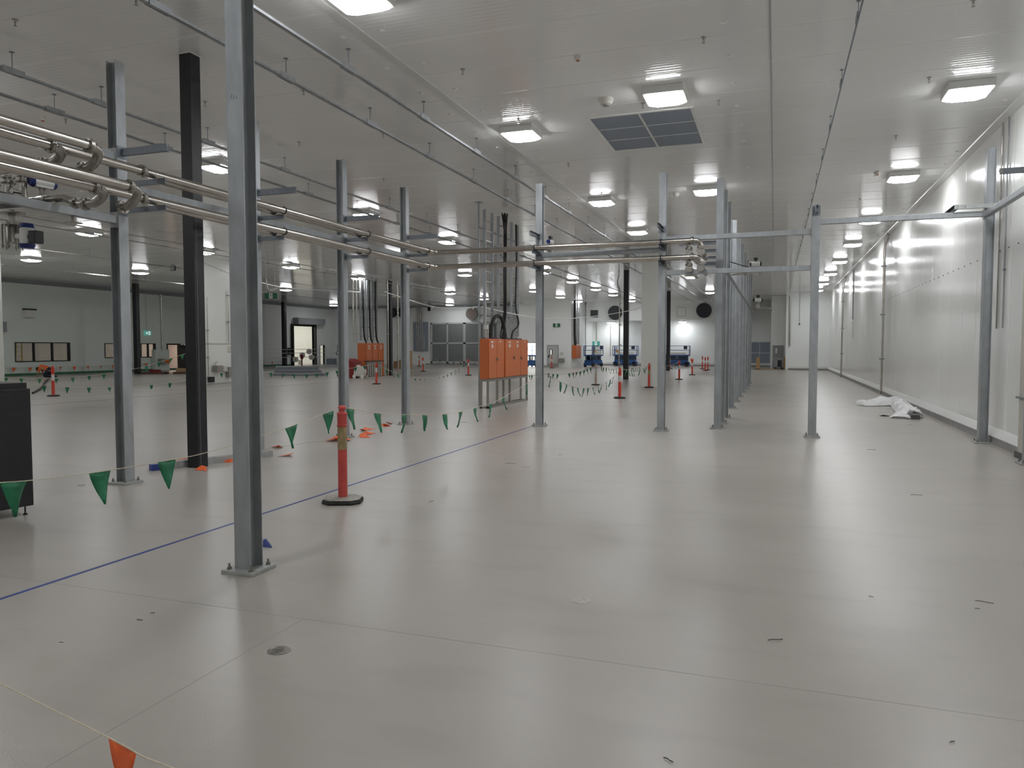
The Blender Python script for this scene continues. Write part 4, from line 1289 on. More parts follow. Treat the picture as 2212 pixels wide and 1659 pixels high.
# ------------------------------------------------------------------ cable ladders and cables
def cable_ladder(label, x, ya, yb, z0, z1, d=0.09, t=0.03, mat=None, step=0.3, group='cable ladders'):
    r = T('cable_ladder', label, 'cable ladder', (x, ya, z0), 0, group)
    mat = mat or steel_d
    for y in (0, yb - ya):
        b = MB()
        b.box(-d / 2, d / 2, y - t / 2, y + t / 2, 0, z1 - z0)
        b.build('side_rail', galv, r)
    n = int((z1 - z0) / step)
    for i in range(n):
        z = (i + 0.5) * step
        MB().box(-0.015, 0.015, 0, yb - ya, z - 0.015, z + 0.015).build('rung', mat, r)
    return r
cable_ladder('bare metal cable ladder above the orange cabinets, left of three', -8.12, 20.60, 21.22, 2.10, 5.84)
cable_ladder('cable ladder with a thick black cable bunch above the orange cabinets, middle of three', -8.12, 21.77, 22.40, 2.12, 5.84)
cable_ladder('cable ladder with thin black cables above the orange cabinets, right of three', -8.12, 22.98, 23.60, 2.16, 5.84)
r = T('support_pole', 'slim galvanised pole to the ceiling left of the three cable ladders', 'pole', (-8.31, 20.63, 0))
MB().box(-0.022, 0.022, -0.022, 0.022, 0, CEIL).build('post', galv, r)
MB().box(-0.11, 0.11, -0.11, 0.11, CEIL - 0.012, CEIL).build('ceiling_plate', galv2, r)
for z in (2.75, 5.32):
    MB().bar((0.05, -0.1, z), (0.05, 3.1, z), 0.04, 0.04).build('cross_strut', channel_m, r)
def cable(label, pts, r0, mat=rubber, n=8, name='cable', group=None):
    o = Vector(pts[0])
    q = [Vector(p) - o for p in pts]
    ob = MB().tube(q, r0, n).build(name, mat, None, True, loc=o)
    return tag(ob, label, 'cable', group)
def smooth(pts, k=5):
    P = [Vector(p) for p in pts]
    Q = []
    for i in range(len(P) - 1):
        p0, p1, p2, p3 = P[max(i - 1, 0)], P[i], P[i + 1], P[min(i + 2, len(P) - 1)]
        for j in range(k):
            t = j / k
            Q.append(0.5 * ((2 * p1) + (p2 - p0) * t + (2 * p0 - 5 * p1 + 4 * p2 - p3) * t * t + (3 * p1 - p0 - 3 * p2 + p3) * t ** 3))
    return Q + [P[-1]]
r = T('cable_bundle', 'thick black cable bundle rising up the middle ladder', 'cable', (-8.03, 22.0, 2.07), 0, 'switchboard cables')
for i, (dx, dy) in enumerate(((0, 0), (0.05, 0.02), (-0.03, 0.05), (0.02, 0.09))):
    sp = (i - 1.5) * 0.06
    MB().tube(smooth([(dx, -0.25 + dy + sp * 0.6, 0.0), (dx, -0.17 + dy, 0.35), (dx + 0.02, 0.0 + dy * 0.5, 0.8), (dx, 0.05 + dy, 2.2), (dx + 0.01, 0.06 + dy * 0.6, 3.2), (dx + sp * 0.5, 0.06 + sp, 3.9)]), 0.022, 8).build('cable', rubber, r, True)
MB().lathe([(0.05, 0), (0.085, 0.18), (0.10, 0.20), (0.09, 0.22), (0.01, 0.22)], (0, 0.08, 3.62), 14).build('gland', rubber, r, True)
r = T('cable_bundle', 'thin black cables rising up the right ladder', 'cable', (-8.03, 23.0, 2.07), 0, 'switchboard cables')
for i, dy in enumerate((0, 0.06)):
    MB().tube(smooth([(0.02 * i, -0.35 + dy, 0.0), (0, -0.15 + dy, 0.25), (0.06, 0.22 + dy, 0.48), (0.03, 0.05 + dy, 0.95), (0, 0.1 + dy, 1.4), (0.01, 0.16 + dy, 2.6), (0, 0.12 + dy * 1.5, 3.72)]), 0.018, 8).build('cable', rubber, r, True)
r = T('cable_bundle', 'loop of thick black cable arching over the left orange cabinet', 'cable', (-7.98, 20.62, 2.056), 0, 'switchboard cables')
MB().tube(smooth([(0, 0.12, 0), (0, 0.16, 0.3), (0, 0.35, 0.58), (0, 0.7, 0.70), (0, 1.05, 0.62), (0, 1.28, 0.32), (0, 1.33, 0.0)]), 0.055, 10).build('cable', rubber, r, True)
MB().lathe([(0.09, 0), (0.08, 0.10), (0.055, 0.26)], (0, 1.30, 0.0), 14).build('gland', rubber, r, True)
MB().box(-0.12, 0.04, 0.0, 0.7, 0.0, 0.03).build('gland_plate', M('plum cable sheath', (0.10, 0.03, 0.07), 0.6), r)
MB().box(-0.12, 0.04, 1.5, 2.9, -0.004, 0.025).build('gland_plate', M('dark gland plate', (0.035, 0.025, 0.035), 0.6), r)
r = T('conduit', 'white conduit dropping to the left orange cabinet', 'conduit', (-8.02, 20.42, 2.05))
MB().cyl((0, 0.03, 0), (0, 0.03, 1.05), 0.018, n=8).cyl((0, 0.18, 0), (0, 0.18, 0.45), 0.02, n=8).build('tube', cream_p, r)
MB().box(-0.05, 0.05, 0.0, 0.1, 0.28, 0.4).build('junction_box', white_p, r)
# behind the floor cabinets
for i, (ya, yb) in enumerate(((39.75, 40.2), (40.5, 40.95), (41.2, 41.65))):
    cable_ladder('cable ladder above the floor standing orange cabinets, %s of three' % ('left', 'middle', 'right')[i], -23.75, ya, yb, 2.2, CEIL, 0.12, 0.05, black_p, 0.55)
    cable('black cable run beside the floor cabinet ladder, %s of three' % ('left', 'middle', 'right')[i], smooth([(-23.55, ya + 0.3, 2.06), (-23.6, ya + 0.12, 2.6), (-23.62, ya + 0.1, 4), (-23.62, ya + 0.1, 5.95)]), 0.05, group='floor cabinet cables')
for i, (x, y) in enumerate(((-24.1, 39.5), (-23.9, 39.55), (-23.1, 41.95), (-22.75, 42.6))):
    r = T('conduit', 'bright vertical conduit at the floor cabinets, %s from left' % ORD[i], 'conduit', (x, y, 0), 0, 'floor cabinet conduits')
    MB().cyl((0, 0, 0 if i > 1 else 2.06), (0, 0, CEIL), 0.045, n=10).build('tube', steel, r, True)
    for z in (2.6, 4.0, 5.3):
        MB().box(-0.06, 0.06, -0.06, 0.06, z, z + 0.05).build('saddle_clip', galv, r)
# above the wall hung cabinet
cable_ladder('narrow cable ladder above the wall hung orange cabinet', -16.9, 65.6, 66.2, 2.05, CEIL, 0.1, 0.06, black_p, 0.5)
for i, y in enumerate((64.75, 65.15)):
    cable('black cable pair rising from the wall hung orange cabinet, %s' % ('nearer', 'farther')[i], [(-16.9, y, 1.98), (-16.95, y, 3), (-16.95, y, 6.0)], 0.06, group='wall cabinet cables')
cable('slim dark cable running floor to ceiling just left of the cabinet column', smooth([(-7.98, 25.4, 0.0), (-7.98, 25.4, 2.2), (-7.98, 25.4, 3.6), (-7.98, 25.4, CEIL)]), 0.03)

# ------------------------------------------------------------------ suspended trays
def tray(label, x, ya, yb, rods, w=0.055, h=0.04, z=5.80, mat=None):
    r = T('cable_tray', label, 'cable tray', (x, ya, z), 0, 'suspended cable trays')
    b = MB()
    b.box(-w / 2, w / 2, 0, yb - ya, -h, -h + 0.004).box(-w / 2, -w / 2 + 0.004, 0, yb - ya, -h, 0).box(w / 2 - 0.004, w / 2, 0, yb - ya, -h, 0)
    b.build('tray', mat or galv, r)
    for y in rods:
        MB().cyl((0, y - ya, 0), (0, y - ya, CEIL - z), 0.006, n=6).cyl((0, y - ya, CEIL - z - 0.008), (0, y - ya, CEIL - z), 0.035, n=12).build('hanger_rod', channel_m, r)
        MB().box(-w / 2 - 0.012, -w / 2, y - ya - 0.17, y - ya + 0.17, -h - 0.005, 0.035).box(w / 2, w / 2 + 0.012, y - ya - 0.17, y - ya + 0.17, -h - 0.005, 0.035).build('splice_plate', galv, r)
    return r
R = [9.51 + 2.43 * k for k in range(-5, 16)]
tray('suspended cable tray, right of the pair above the foreground column', -5.84, -6, 69, R)
tray('suspended cable tray, left of the pair above the foreground column', -6.90, -6, 69, R)
tray('suspended cable tray at top left, starting near the left edge', -10.50, 7.55, 69, [7.99] + [9.51 + 2.43 * k for k in range(0, 14)])
tray('suspended cable tray at top left, second from the black column', -11.57, -3, 69, [9.53 + 2.43 * k for k in range(-3, 14)])
for i, x in enumerate((-21.6, -22.8, -28.4, -35.2)):
    tray('suspended cable tray deep in the hall, %s from the right' % ORD[i], x, 8, 69, [20 + 4.9 * k for k in range(8)], mat=steel)
r = T('conduit', 'thin conduit on short hangers along the ceiling toward the right', 'conduit', (0.90, -4, 5.85))
MB().tube([(0, 0, 0), (0, 66.0, 0), (-0.1, 66.3, 0), (-3.1, 66.3, 0)], 0.013, 8).build('tube', channel_m, r)
for k in range(17):
    y = 14.3 + 2.44 * (k - 4)
    MB().cyl((0, y, 0), (0, y, CEIL - 5.85), 0.005, n=6).cyl((0, y, CEIL - 5.86), (0, y, CEIL - 5.85), 0.025, n=10).build('hanger_rod', channel_m, r)
    MB().box(-0.025, -0.008, y - 0.1, y + 0.1, -0.03, 0.05).build('clip', channel_m, r)
r = T('conduit', 'thin cable fixed flat to the ceiling right of the grille', 'conduit', (-0.13, -4, CEIL - 0.012))
MB().tube([(0, 0, 0), (0.0, 66.0, 0)], 0.011, 8).build('tube', grey_m, r)

# ------------------------------------------------------------------ ceiling fittings
r = T('ceiling_grille', 'large square blue grey return air grille in the ceiling', 'grille', (-2.42, 15.02, CEIL))
b = MB()
b.box(-0.98, 0.98, -1.26, -1.20, -0.02, 0).box(-0.98, 0.98, 1.20, 1.26, -0.02, 0).box(-0.98, -0.92, -1.2, 1.2, -0.02, 0).box(0.92, 0.98, -1.2, 1.2, -0.02, 0)
b.box(-0.02, 0.02, -1.2, 1.2, -0.018, 0).box(-0.92, 0.92, -0.41, -0.39, -0.014, 0).box(-0.92, 0.92, 0.39, 0.41, -0.014, 0)
b.build('frame', cap_m, r)
for x0, x1 in ((-0.92, -0.02), (0.02, 0.92)):
    for y0, y1 in ((-1.2, -0.41), (-0.39, 0.39), (0.41, 1.2)):
        MB().box(x0, x1, y0, y1, -0.008, -0.002).build('filter_panel', grille_m, r)
def sprinkler(label, x, y):
    r = T('sprinkler', label, 'sprinkler', (x, y, CEIL), 0, 'ceiling sprinklers')
    MB().lathe([(0.04, 0.0), (0.038, -0.008), (0.018, -0.010), (0.012, -0.03), (0.014, -0.045)], (0, 0, 0), 16).build('escutcheon', steel_d, r, True)
    MB().bar((-0.014, 0, -0.04), (-0.004, 0, -0.085), 0.006, 0.006).bar((0.014, 0, -0.04), (0.004, 0, -0.085), 0.006, 0.006).cyl((0, 0, -0.08), (0, 0, -0.086), 0.022, n=12).build('deflector', steel_d, r)
SPR = [('nearest the right wall', 2.23, (10.75, 13.55, 17.0, 20.4, 23.8)), ('left of the ceiling conduit', -1.0, (10.78, 13.57)), ('along the ceiling trim', -4.6, (10.77, 13.41, 17.0, 20.5)),
       ('between the tray pairs', -7.45, (7.29, 10.73, 13.41)), ('left of the black column top', -9.42, (7.23, 10.67, 13.39, 16.95)), ('at the left, beyond the far tray', -12.58, (10.59,))]
for d, x, ys in SPR:
    for i, y in enumerate(ys):
        sprinkler('small sprinkler head, %s from the front %s' % (ORD[i], d) if len(ys) > 1 else 'single small ceiling sprinkler head %s' % d, x, y)
tag_s = sprinkler('small ceiling sprinkler head beside the grille corner', -2.26, 13.3)
def detector(label, x, y, r0, h, tip, stem=0.0):
    r = T('detector', label, 'detector', (x, y, CEIL), 0, 'ceiling detectors')
    MB().lathe([(r0, 0), (r0, -h * 0.45), (r0 * 0.93, -h * 0.5), (r0 * 0.78, -h * 0.9), (r0 * 0.5, -h)], (0, 0, 0), 24).build('housing', cream_p, r, True)
    MB().lathe([(r0 * 0.55, -h * 0.97), (r0 * 0.48, -h * 1.12), (0.005, -h * 1.13)], (0, 0, 0), 20).build('sensor', tip, r, True)
detector('large round white smoke detector beside the ceiling grille', -2.82, 12.85, 0.13, 0.11, grey_m)
detector('small white detector with an orange face on the ceiling near the top', -2.80, 10.85, 0.055, 0.07, M('orange sensor face', (0.42, 0.15, 0.06), 0.5))
detector('small white detector with a red face at the far left of the ceiling', -12.9, 10.38, 0.055, 0.07, M('red sensor face', (0.42, 0.07, 0.03), 0.5))
detector('small detector with an orange face near the right wall lights', 2.27, 20.25, 0.06, 0.09, MATS['orange sensor face'])
detector('small white domed detector left of the receding row tops', -2.66, 21.2, 0.09, 0.10, cream_p)

# ------------------------------------------------------------------ conduits on the right wall
def wall_conduit(label, pts, r0, clips=(), mat=steel, group='right wall conduits'):
    o = Vector(pts[0])
    r = T('conduit', label, 'conduit', o, 0, group)
    MB().tube([Vector(p) - o for p in pts], r0, 10).build('tube', mat, r, True)
    for z in clips:
        MB().box(-r0 * 1.6, 0.12, -r0 * 1.5, r0 * 1.5, z - o.z, z - o.z + 0.035).build('saddle_clip', channel_m, r)
wall_conduit('thick vertical conduit on the right wall above the wrapped bundle', [(3.74, 31.0, 0.06), (3.78, 31.0, 0.2), (3.78, 31.0, 5.45), (3.80, 31.0, 5.6), (3.88, 31.0, 5.8), (3.88, 31.0, CEIL)], 0.042, (1.35, 3.0, 4.8))
wall_conduit('vertical conduit on the right wall near the far corner', [(3.76, 48.9, 0.0), (3.78, 48.9, 5.5), (3.86, 48.9, 5.75), (3.87, 48.9, CEIL)], 0.05, (1.4, 2.9, 4.5))
wall_conduit('thin cable hanging on the right wall beside the thick conduit', [(3.93, 32.2, 2.15), (3.93, 32.2, 5.2), (3.93, 32.2, CEIL)], 0.012, (), grey_m)
wall_conduit('thin cable down the right wall to an outlined box', [(3.93, 44.4, 3.3), (3.93, 44.4, CEIL)], 0.02, (), grey_m)
r = T('wall_box', 'pale outlined socket box on the right wall under the thin cable', 'box', (3.93, 44.4, 2.35))
MB().box(-0.03, 0.02, -0.45, 0.25, 0, 0.95).build('cover', white_p, r, bevel=0.01)
MB().box(-0.04, -0.03, -0.40, -0.02, 0.1, 0.85).build('door', wall_m, r)
wall_conduit('pair of thin conduits behind the right wall column, left one', [(3.93, 15.95, 2.15), (3.93, 15.95, CEIL)], 0.013, (3.2,), grey_m)
wall_conduit('pair of thin conduits behind the right wall column, right one', [(3.93, 16.35, 2.15), (3.93, 16.35, CEIL)], 0.013, (), steel)
r = T('conduit_bundle', 'bundle of grey conduits standing at the right edge of the picture', 'conduit', (3.78, 14.0, 0))
for k in range(4):
    MB().cyl((0.0, 0.16 - 0.07 * k, 0.1), (0.0, 0.16 - 0.07 * k, 3.4), 0.026, n=12).build('tube', cream_p, r, True)
MB().box(-0.05, 0.06, -0.2, 0.24, 0.0, 0.1).build('base_block', M('dark grout block', (0.10, 0.10, 0.10), 0.7, 0, 0.5, 60), r)
MB().box(-0.055, 0.16, -0.2, 0.24, 0.97, 1.0).build('saddle_strap', channel_m, r)

# ------------------------------------------------------------------ signs
def exit_sign(label, x, y, z, w, h, panel, man, hang=None, rz=0.0, arrow=False):
    r = T('exit_sign', label, 'sign', (x, y, z), rz, 'exit signs')
    MB().box(-w / 2, w / 2, -0.03, 0.03, 0, h).build('panel', panel, r)
    k = h
    cx = 0.0 if not arrow else w * 0.22
    MB().box(cx - 0.28 * k, cx + 0.28 * k, -0.034, -0.03, 0.06 * k, 0.94 * k).build('pictogram_field', man, r)
    b = MB()
    def poly(pts):
        b.prism([(cx + px * k, -0.035, pz_ * k) for px, pz_ in pts], (0, -0.003, 0))
    b.cyl((cx + 0.02 * k, -0.035, 0.80 * k), (cx + 0.02 * k, -0.038, 0.80 * k), 0.075 * k, n=12)
    poly([(-0.05, 0.70), (0.08, 0.70), (0.06, 0.42), (-0.06, 0.42)])
    poly([(-0.06, 0.45), (0.02, 0.45), (-0.06, 0.28), (-0.20, 0.14), (-0.24, 0.19), (-0.11, 0.30)])
    poly([(0.0, 0.46), (0.07, 0.44), (0.15, 0.30), (0.10, 0.12), (0.04, 0.12), (0.08, 0.29)])
    poly([(0.06, 0.70), (0.10, 0.66), (0.20, 0.54), (0.24, 0.60), (0.12, 0.70)])
    poly([(-0.05, 0.70), (-0.20, 0.64), (-0.20, 0.52), (-0.15, 0.52), (-0.14, 0.60), (-0.04, 0.64)])
    b.build('running_figure', panel if panel is not sign_lit_green else sign_green, r)
    if arrow:
        b = MB()
        b.prism([(-w * 0.30, -0.035, 0.5 * h), (-w * 0.16, -0.035, 0.85 * h), (-w * 0.16, -0.035, 0.15 * h)], (0, -0.003, 0))
        b.box(-w * 0.16, -w * 0.04, -0.038, -0.035, 0.4 * h, 0.6 * h)
        b.build('arrow', man, r)
    if hang:
        MB().cyl((-w * 0.35, 0, h), (-w * 0.35, 0, hang - z), 0.008, n=6).cyl((w * 0.35, 0, h), (w * 0.35, 0, hang - z), 0.008, n=6).build('hanger_rod', steel_d, r)
    return r
flat_white = M('sign white', (0.75, 0.78, 0.76), 0.5)
exit_sign('green hanging running man exit sign right of the big foreground column', -19.7, 25.9, 3.80, 0.50, 0.24, sign_green, flat_white, CEIL, 0.5)
exit_sign('dark green exit sign high on the wall above the pale door', -18.44, 64.26, 3.6, 0.64, 0.32, sign_green, flat_white, None, 0.0)
exit_sign('lit teal exit sign with arrow on the far left wall', XL + 0.06, 44.3, 2.72, 0.62, 0.30, sign_lit_green, sign_white, None, PI / 2, True)
exit_sign('lit green exit sign above the door behind the scissor lifts', -16.75, 72.5, 1.98, 0.75, 0.4, sign_lit_green, sign_white, None, 0.0)
cable('thin conduit rising above the far exit sign', [(-16.7, 72.55, 2.4), (-16.7, 72.55, 4.3)], 0.03, steel, group='far bay conduits')
cable('thin conduit right of the far exit door', [(-15.3, 72.55, 0.95), (-15.3, 72.55, 4.3)], 0.03, steel, group='far bay conduits')
cable('thin cable above the left wall exit sign', [(XL + 0.04, 44.3, 3.05), (XL + 0.04, 44.3, CEIL - 0.2)], 0.02, steel, group='left wall cables')
cable('conduit down the left wall to the wash panel', [(XL + 0.04, 45.7, 1.6), (XL + 0.04, 45.7, CEIL - 0.2)], 0.04, steel, group='left wall cables')
# white bundle of string hanging near the first sign
r = T('string_bundle', 'tangle of white string hanging from the cable by the green sign', 'string', (-19.9, 26.2, 4.15))
rnd = random.Random(3)
MB().tube(smooth([(-0.25, 0, 0.5), (-0.2, 0, 0.2), (-0.05, 0, 0.0), (0.15, 0, 0.05), (0.25, 0, 0.12), (0.1, 0.05, 0.02), (-0.05, 0.02, 0.06), (0.2, 0, 0.1)]), 0.02, 6).build('string', white_p, r)

# festoon cables slung across the hall
FEST = [
    ('white cable slung from the white pillar to the orange cabinet pole', [(-8.25, 20.63, 3.0), (-8.02, 22.06, 2.9), (-7.75, 23.54, 2.81), (-7.5, 24.85, 2.79), (-7.16, 26.66, 2.85), (-6.61, 29.62, 3.08), (-6.04, 32.63, 3.4), (-5.78, 33.95, 3.6)]),
    ('white cable slung from the orange cabinet pole back to the floor cabinets', [(-8.34, 20.62, 3.0), (-9.66, 22.58, 3.06), (-11.29, 24.89, 3.2), (-13.66, 28.25, 3.53), (-16.83, 32.74, 4.1), (-21.69, 39.0, 5.05)]),
    ('white cable slung from the floor cabinets to the wash basin pier', [(-23.74, 39.74, 5.14), (-23.92, 38.75, 5.09), (-24.63, 35.76, 5.03), (-25.07, 33.91, 5.03), (-25.42, 32.48, 5.2), (-25.67, 31.905, 5.4)]),
    ('white cable across the wash basin pier top', [(-25.63, 30.65, 5.42), (-25.63, 28.74, 5.82)]),
    ('white cable slung left from the wash basin pier, carrying a black floodlight', [(-26.78, 28.78, 5.86), (-27.28, 28.98, 5.82), (-30.52, 30.53, 5.80), (-33.4, 32.2, 5.9)]),
]
for lab, pts in FEST:
    r = T('festoon_cable', lab, 'cable', pts[0], 0, 'white slung cables')
    o = Vector(pts[0])
    Q = smooth([Vector(p) - o for p in pts])
    MB().tube(Q, 0.016, 6).build('cable', white_p, r, True)
    for k in range(2, len(Q) - 2, 6):
        MB().box(Q[k].x - 0.02, Q[k].x + 0.02, Q[k].y - 0.02, Q[k].y + 0.02, Q[k].z - 0.06, Q[k].z - 0.01).build('cable_tie', white_p, r)
r = T('floodlight', 'small black floodlight clipped on the slung cable left of the black column', 'light', (-27.96, 29.25, 5.72))
MB().box(-0.13, 0.13, -0.05, 0.03, -0.17, 0.06).build('housing', black_p, r, bevel=0.01)
MB().tube(smooth([(-0.14, 0, 0.0), (-0.12, 0, 0.1), (0, 0, 0.13), (0.12, 0, 0.1), (0.14, 0, 0)]), 0.012, 6).build('bracket', black_p, r)
MB().box(-0.11, 0.11, -0.055, -0.05, -0.15, 0.03).build('lens', grey_m, r)

# ------------------------------------------------------------------ far wall fittings
def duct(label, x, z, r0, dark=True, y=YF):
    r = T('duct_opening', label, 'duct', (x, y, z), 0, 'round duct openings')
    MB().cyl((0, -0.01, 0), (0, -0.35, 0), r0 * 1.02, n=32).build('collar', black_p if dark else grey_m, r, True)
    MB().cyl((0, -0.35, 0), (0, -0.36, 0), r0 * 0.93, n=32).build('mouth', M('duct mouth ' + label[:14], (0.03, 0.032, 0.04) if dark else (0.20, 0.155, 0.13), 0.6), r)
duct('round brownish duct opening above the louvred doors', -28.7, 5.15, 0.60, False)
duct('round dark duct opening at left, first of two beside the floor cabinets', -37.7, 5.4, 0.5)
duct('round dark duct opening at left, second of two beside the floor cabinets', -36.5, 5.4, 0.5)
duct('black round duct opening on the bulkhead, half behind the thin black column', -14.3, 5.05, 0.64, True, 70.0)
duct('black round duct opening on the bulkhead, cut by the white pillar', -10.9, 5.05, 0.64, True, 70.0)
duct('black round duct opening on the bulkhead, rightmost beside the receding row', -6.15, 5.13, 0.66, True, 70.0)
def vent(label, x, y, z, w, h, mat):
    r = T('wall_vent', label, 'vent', (x, y, z), 0, 'wall vents')
    MB().box(-w / 2, w / 2, -0.06, 0, -h / 2, h / 2).build('frame', mat, r)
    b = MB()
    for k in range(8):
        zz = -h / 2 + h * (k + 0.5) / 8
        b.box(-w / 2 + 0.03, w / 2 - 0.03, -0.075, -0.06, zz - 0.02, zz + 0.02)
    b.build('louvre', mat, r)
vent('square black vent on the bulkhead left of the ducts', -16.35, 70.0, 5.0, 0.72, 0.68, black_p)
vent('small black speaker box high on the louvred door wall', -33.5, YF, 5.7, 0.3, 0.4, black_p)
r = T('filter_grille', 'dark four panel filter grille low on the far right wall', 'grille', (-1.35, 72.6, 0.22))
MB().box(-0.95, 0.95, -0.05, 0, 0, 2.1).build('frame', cap_m, r)
for x0 in (-0.88, 0.03):
    for z0 in (0.07, 1.08):
        MB().box(x0, x0 + 0.85, -0.07, -0.05, z0, z0 + 0.95).build('filter_panel', grille_m, r)
r = T('filter_grille', 'tall dark filter grille behind vertical pipes left of the louvred doors', 'grille', (-34.45, YF, 1.4))
MB().box(-0.85, 0.85, -0.05, 0, 0, 3.0).build('frame', grey_m, r)
for z0 in (0.05, 1.03, 2.01):
    MB().box(-0.8, 0.8, -0.07, -0.05, z0, z0 + 0.93).build('filter_panel', grille_m, r)
for k in range(5):
    cable('bright vertical pipe in front of the tall filter grille, %s from left' % ORD[k], [(-34.85 + 0.2 * k, YF - 0.085, 1.35 if k else 1.5), (-34.85 + 0.2 * k, YF - 0.085, CEIL if k < 4 else 3.2)], 0.035, steel, name='conduit', group='pipes at the tall grille')
# wall box on the left wall, wash basins
r = T('wall_box', 'white box with a black top high on the far left wall', 'box', (XL + 0.01, 34.75, 3.7))
MB().box(0, 0.3, -0.32, 0.32, 0, 0.45).build('body', white_p, r)
MB().box(0, 0.34, -0.36, 0.36, 0.45, 0.55).build('lid', black_p, r)
r = T('wall_box', 'small grey box on the left wall beside the near white pier', 'box', (XL + 0.01, 33.0, 2.75))
MB().box(0, 0.12, -0.25, 0.25, 0, 0.62).build('body', grey_m, r)
r = T('wash_basin', 'stainless wash basin with tap and bin on the white pier', 'basin', (-25.645, 29.35, 0.0))
MB().box(0.035, 0.34, -0.22, 0.22, 0.62, 0.92).build('bowl', steel_d, r, bevel=0.02)
MB().tube(smooth([(0.06, 0.0, 0.92), (0.06, 0.0, 1.06), (0.12, 0.0, 1.1), (0.18, 0.0, 1.05)]), 0.012, 8).build('tap', steel, r, True)
MB().box(0.035, 0.16, 0.3, 0.72, 0.62, 0.86).build('dispenser', cream_p, r)
MB().box(0.035, 0.2, 0.74, 1.12, 0.32, 0.82).build('waste_bin', steel_d, r)
MB().box(0, 0.01, 0.9, 1.3, 1.55, 1.85).build('notice', cream_p, r)
struct(MB().box(-25.65, -25.62, 28.75, 31.9, 1.98, 2.04).build('trim_17', cap_m))
struct(MB().box(-25.65, -25.60, 28.75, 31.9, 0.05, 0.11).build('trim_18', cap_m))
for i, y in enumerate((28.85, 30.3)):
    r = T('conduit', 'slim conduit down the wash basin pier, %s' % ('at its left corner', 'in its middle')[i], 'conduit', (-25.62, y, 2.04 if i else 0.3), 0, 'pier conduits')
    MB().cyl((0.03, 0, 0), (0.03, 0, 3.9 if i == 0 else 2.6), 0.018, n=8).build('tube', steel, r)
    for z in (1.0, 2.3):
        MB().box(0, 0.06, -0.08, 0.08, z, z + 0.04).build('saddle_clip', channel_m, r)
r = T('socket_box', 'black floor level socket box at the corner of the wash basin pier', 'box', (-25.6, 28.9, 0.12))
MB().box(0, 0.15, -0.1, 0.2, 0, 0.26).build('body', black_p, r)
r = T('wash_basin', 'small stainless basin with red sign on a panel by the left wall', 'basin', (-44.6, 45.3, 0.0))
MB().box(-0.35, 0.0, -0.65, 0.75, 0, 1.62).build('panel', wall_left_m, r)
MB().box(0, 0.4, -0.4, 0.4, 0.55, 0.9).build('bowl', steel_d, r)
MB().box(0.40, 0.42, -0.05, 0.3, 0.6, 0.85).build('notice', orange_flag, r)
r = T('wash_basin', 'small stainless basin on the wall right of the pale door', 'basin', (-17.95, 64.28, 0.0))
MB().box(-0.25, 0.25, -0.38, 0, 0.48, 0.82).build('bowl', steel_d, r, bevel=0.02)
MB().box(-0.15, 0.15, -0.02, 0, 1.1, 1.35).build('notice', cream_p, r)

# ------------------------------------------------------------------ scissor lifts
def scissor_lift(label, x, y, rz, L=2.3, W=0.85):
    r = T('scissor_lift', label, 'lift', (x, y, 0), rz, 'blue scissor lifts')
    MB().box(-L / 2, L / 2, -W / 2 + 0.1, W / 2 - 0.1, 0.12, 0.42).box(-L / 2 + 0.15, L / 2 - 0.15, -W / 2, W / 2, 0.25, 0.62).build('chassis', lift_blue, r, bevel=0.03)
    for sx in (-0.78, 0.78):
        for sy in (-1, 1):
            MB().cyl((sx * L / 2, sy * (W / 2 - 0.13), 0.2), (sx * L / 2, sy * W / 2, 0.2), 0.2, n=20).build('wheel', rubber, r, True)
    b = MB()
    for k in range(5):
        z = 0.62 + 0.08 * k
        for sy in (-0.25, 0.25):
            b.bar((-L / 2 + 0.15, sy, z), (L / 2 - 0.15, sy, z + 0.07), 0.05, 0.06)
            b.bar((-L / 2 + 0.15, sy * 1.25, z + 0.07), (L / 2 - 0.15, sy * 1.25, z), 0.05, 0.06)
    b.build('scissor_stack', lift_dark, r)
    MB().box(-L / 2, L / 2, -W / 2, W / 2, 0.98, 1.10).build('platform', lift_blue, r)
    b = MB()
    for z in (1.52, 1.92):
        for sy in (-1, 1):
            b.bar((-L / 2, sy * (W / 2 - 0.02), z), (L / 2, sy * (W / 2 - 0.02), z), 0.045, 0.045)
        for sx in (-1, 1):
            b.bar((sx * L / 2, -W / 2, z), (sx * L / 2, W / 2, z), 0.045, 0.045)
    for xx in (-L / 2, -L / 2 + 0.22, L / 2):
        for sy in (-1, 1):
            b.bar((xx, sy * (W / 2 - 0.02), 1.1), (xx, sy * (W / 2 - 0.02), 1.92), 0.05, 0.05)
    for sy in (-1, 1):
        b.bar((-L / 2 + 0.22, sy * (W / 2 - 0.02), 1.52), (-L / 2 + 0.5, sy * (W / 2 - 0.02), 1.92), 0.03, 0.03)
    gr = b.build('guard_rail', lift_blue, r)
    MB().box(-L / 2 + 0.35, L / 2 - 0.3, -W / 2 - 0.012, -W / 2, 1.13, 1.3).build('toe_board', cream_p, gr)
    MB().box(L / 2 - 0.5, L / 2 - 0.18, -W / 2 - 0.1, -W / 2 + 0.05, 1.6, 1.9).build('control_box', lift_dark, gr)
    MB().box(-L / 2 + 0.28, -L / 2 + 0.55, -W / 2 - 0.03, -W / 2 + 0.02, 1.3, 1.55).build('warning_plate', timber, gr)
    return r
scissor_lift('blue scissor lift seen end on in front of the exit door', -15.85, 67.6, 1.25, 1.9, 0.95)
scissor_lift('blue scissor lift side on, behind the thin black column', -13.55, 71.2, 0.0)
scissor_lift('blue scissor lift side on, partly behind a bare column at right', -8.65, 71.0, 0.0)
scissor_lift('blue scissor lift in the bright doorway left of the cabinet column', -20.85, 65.2, PI / 2, 1.6, 0.9)

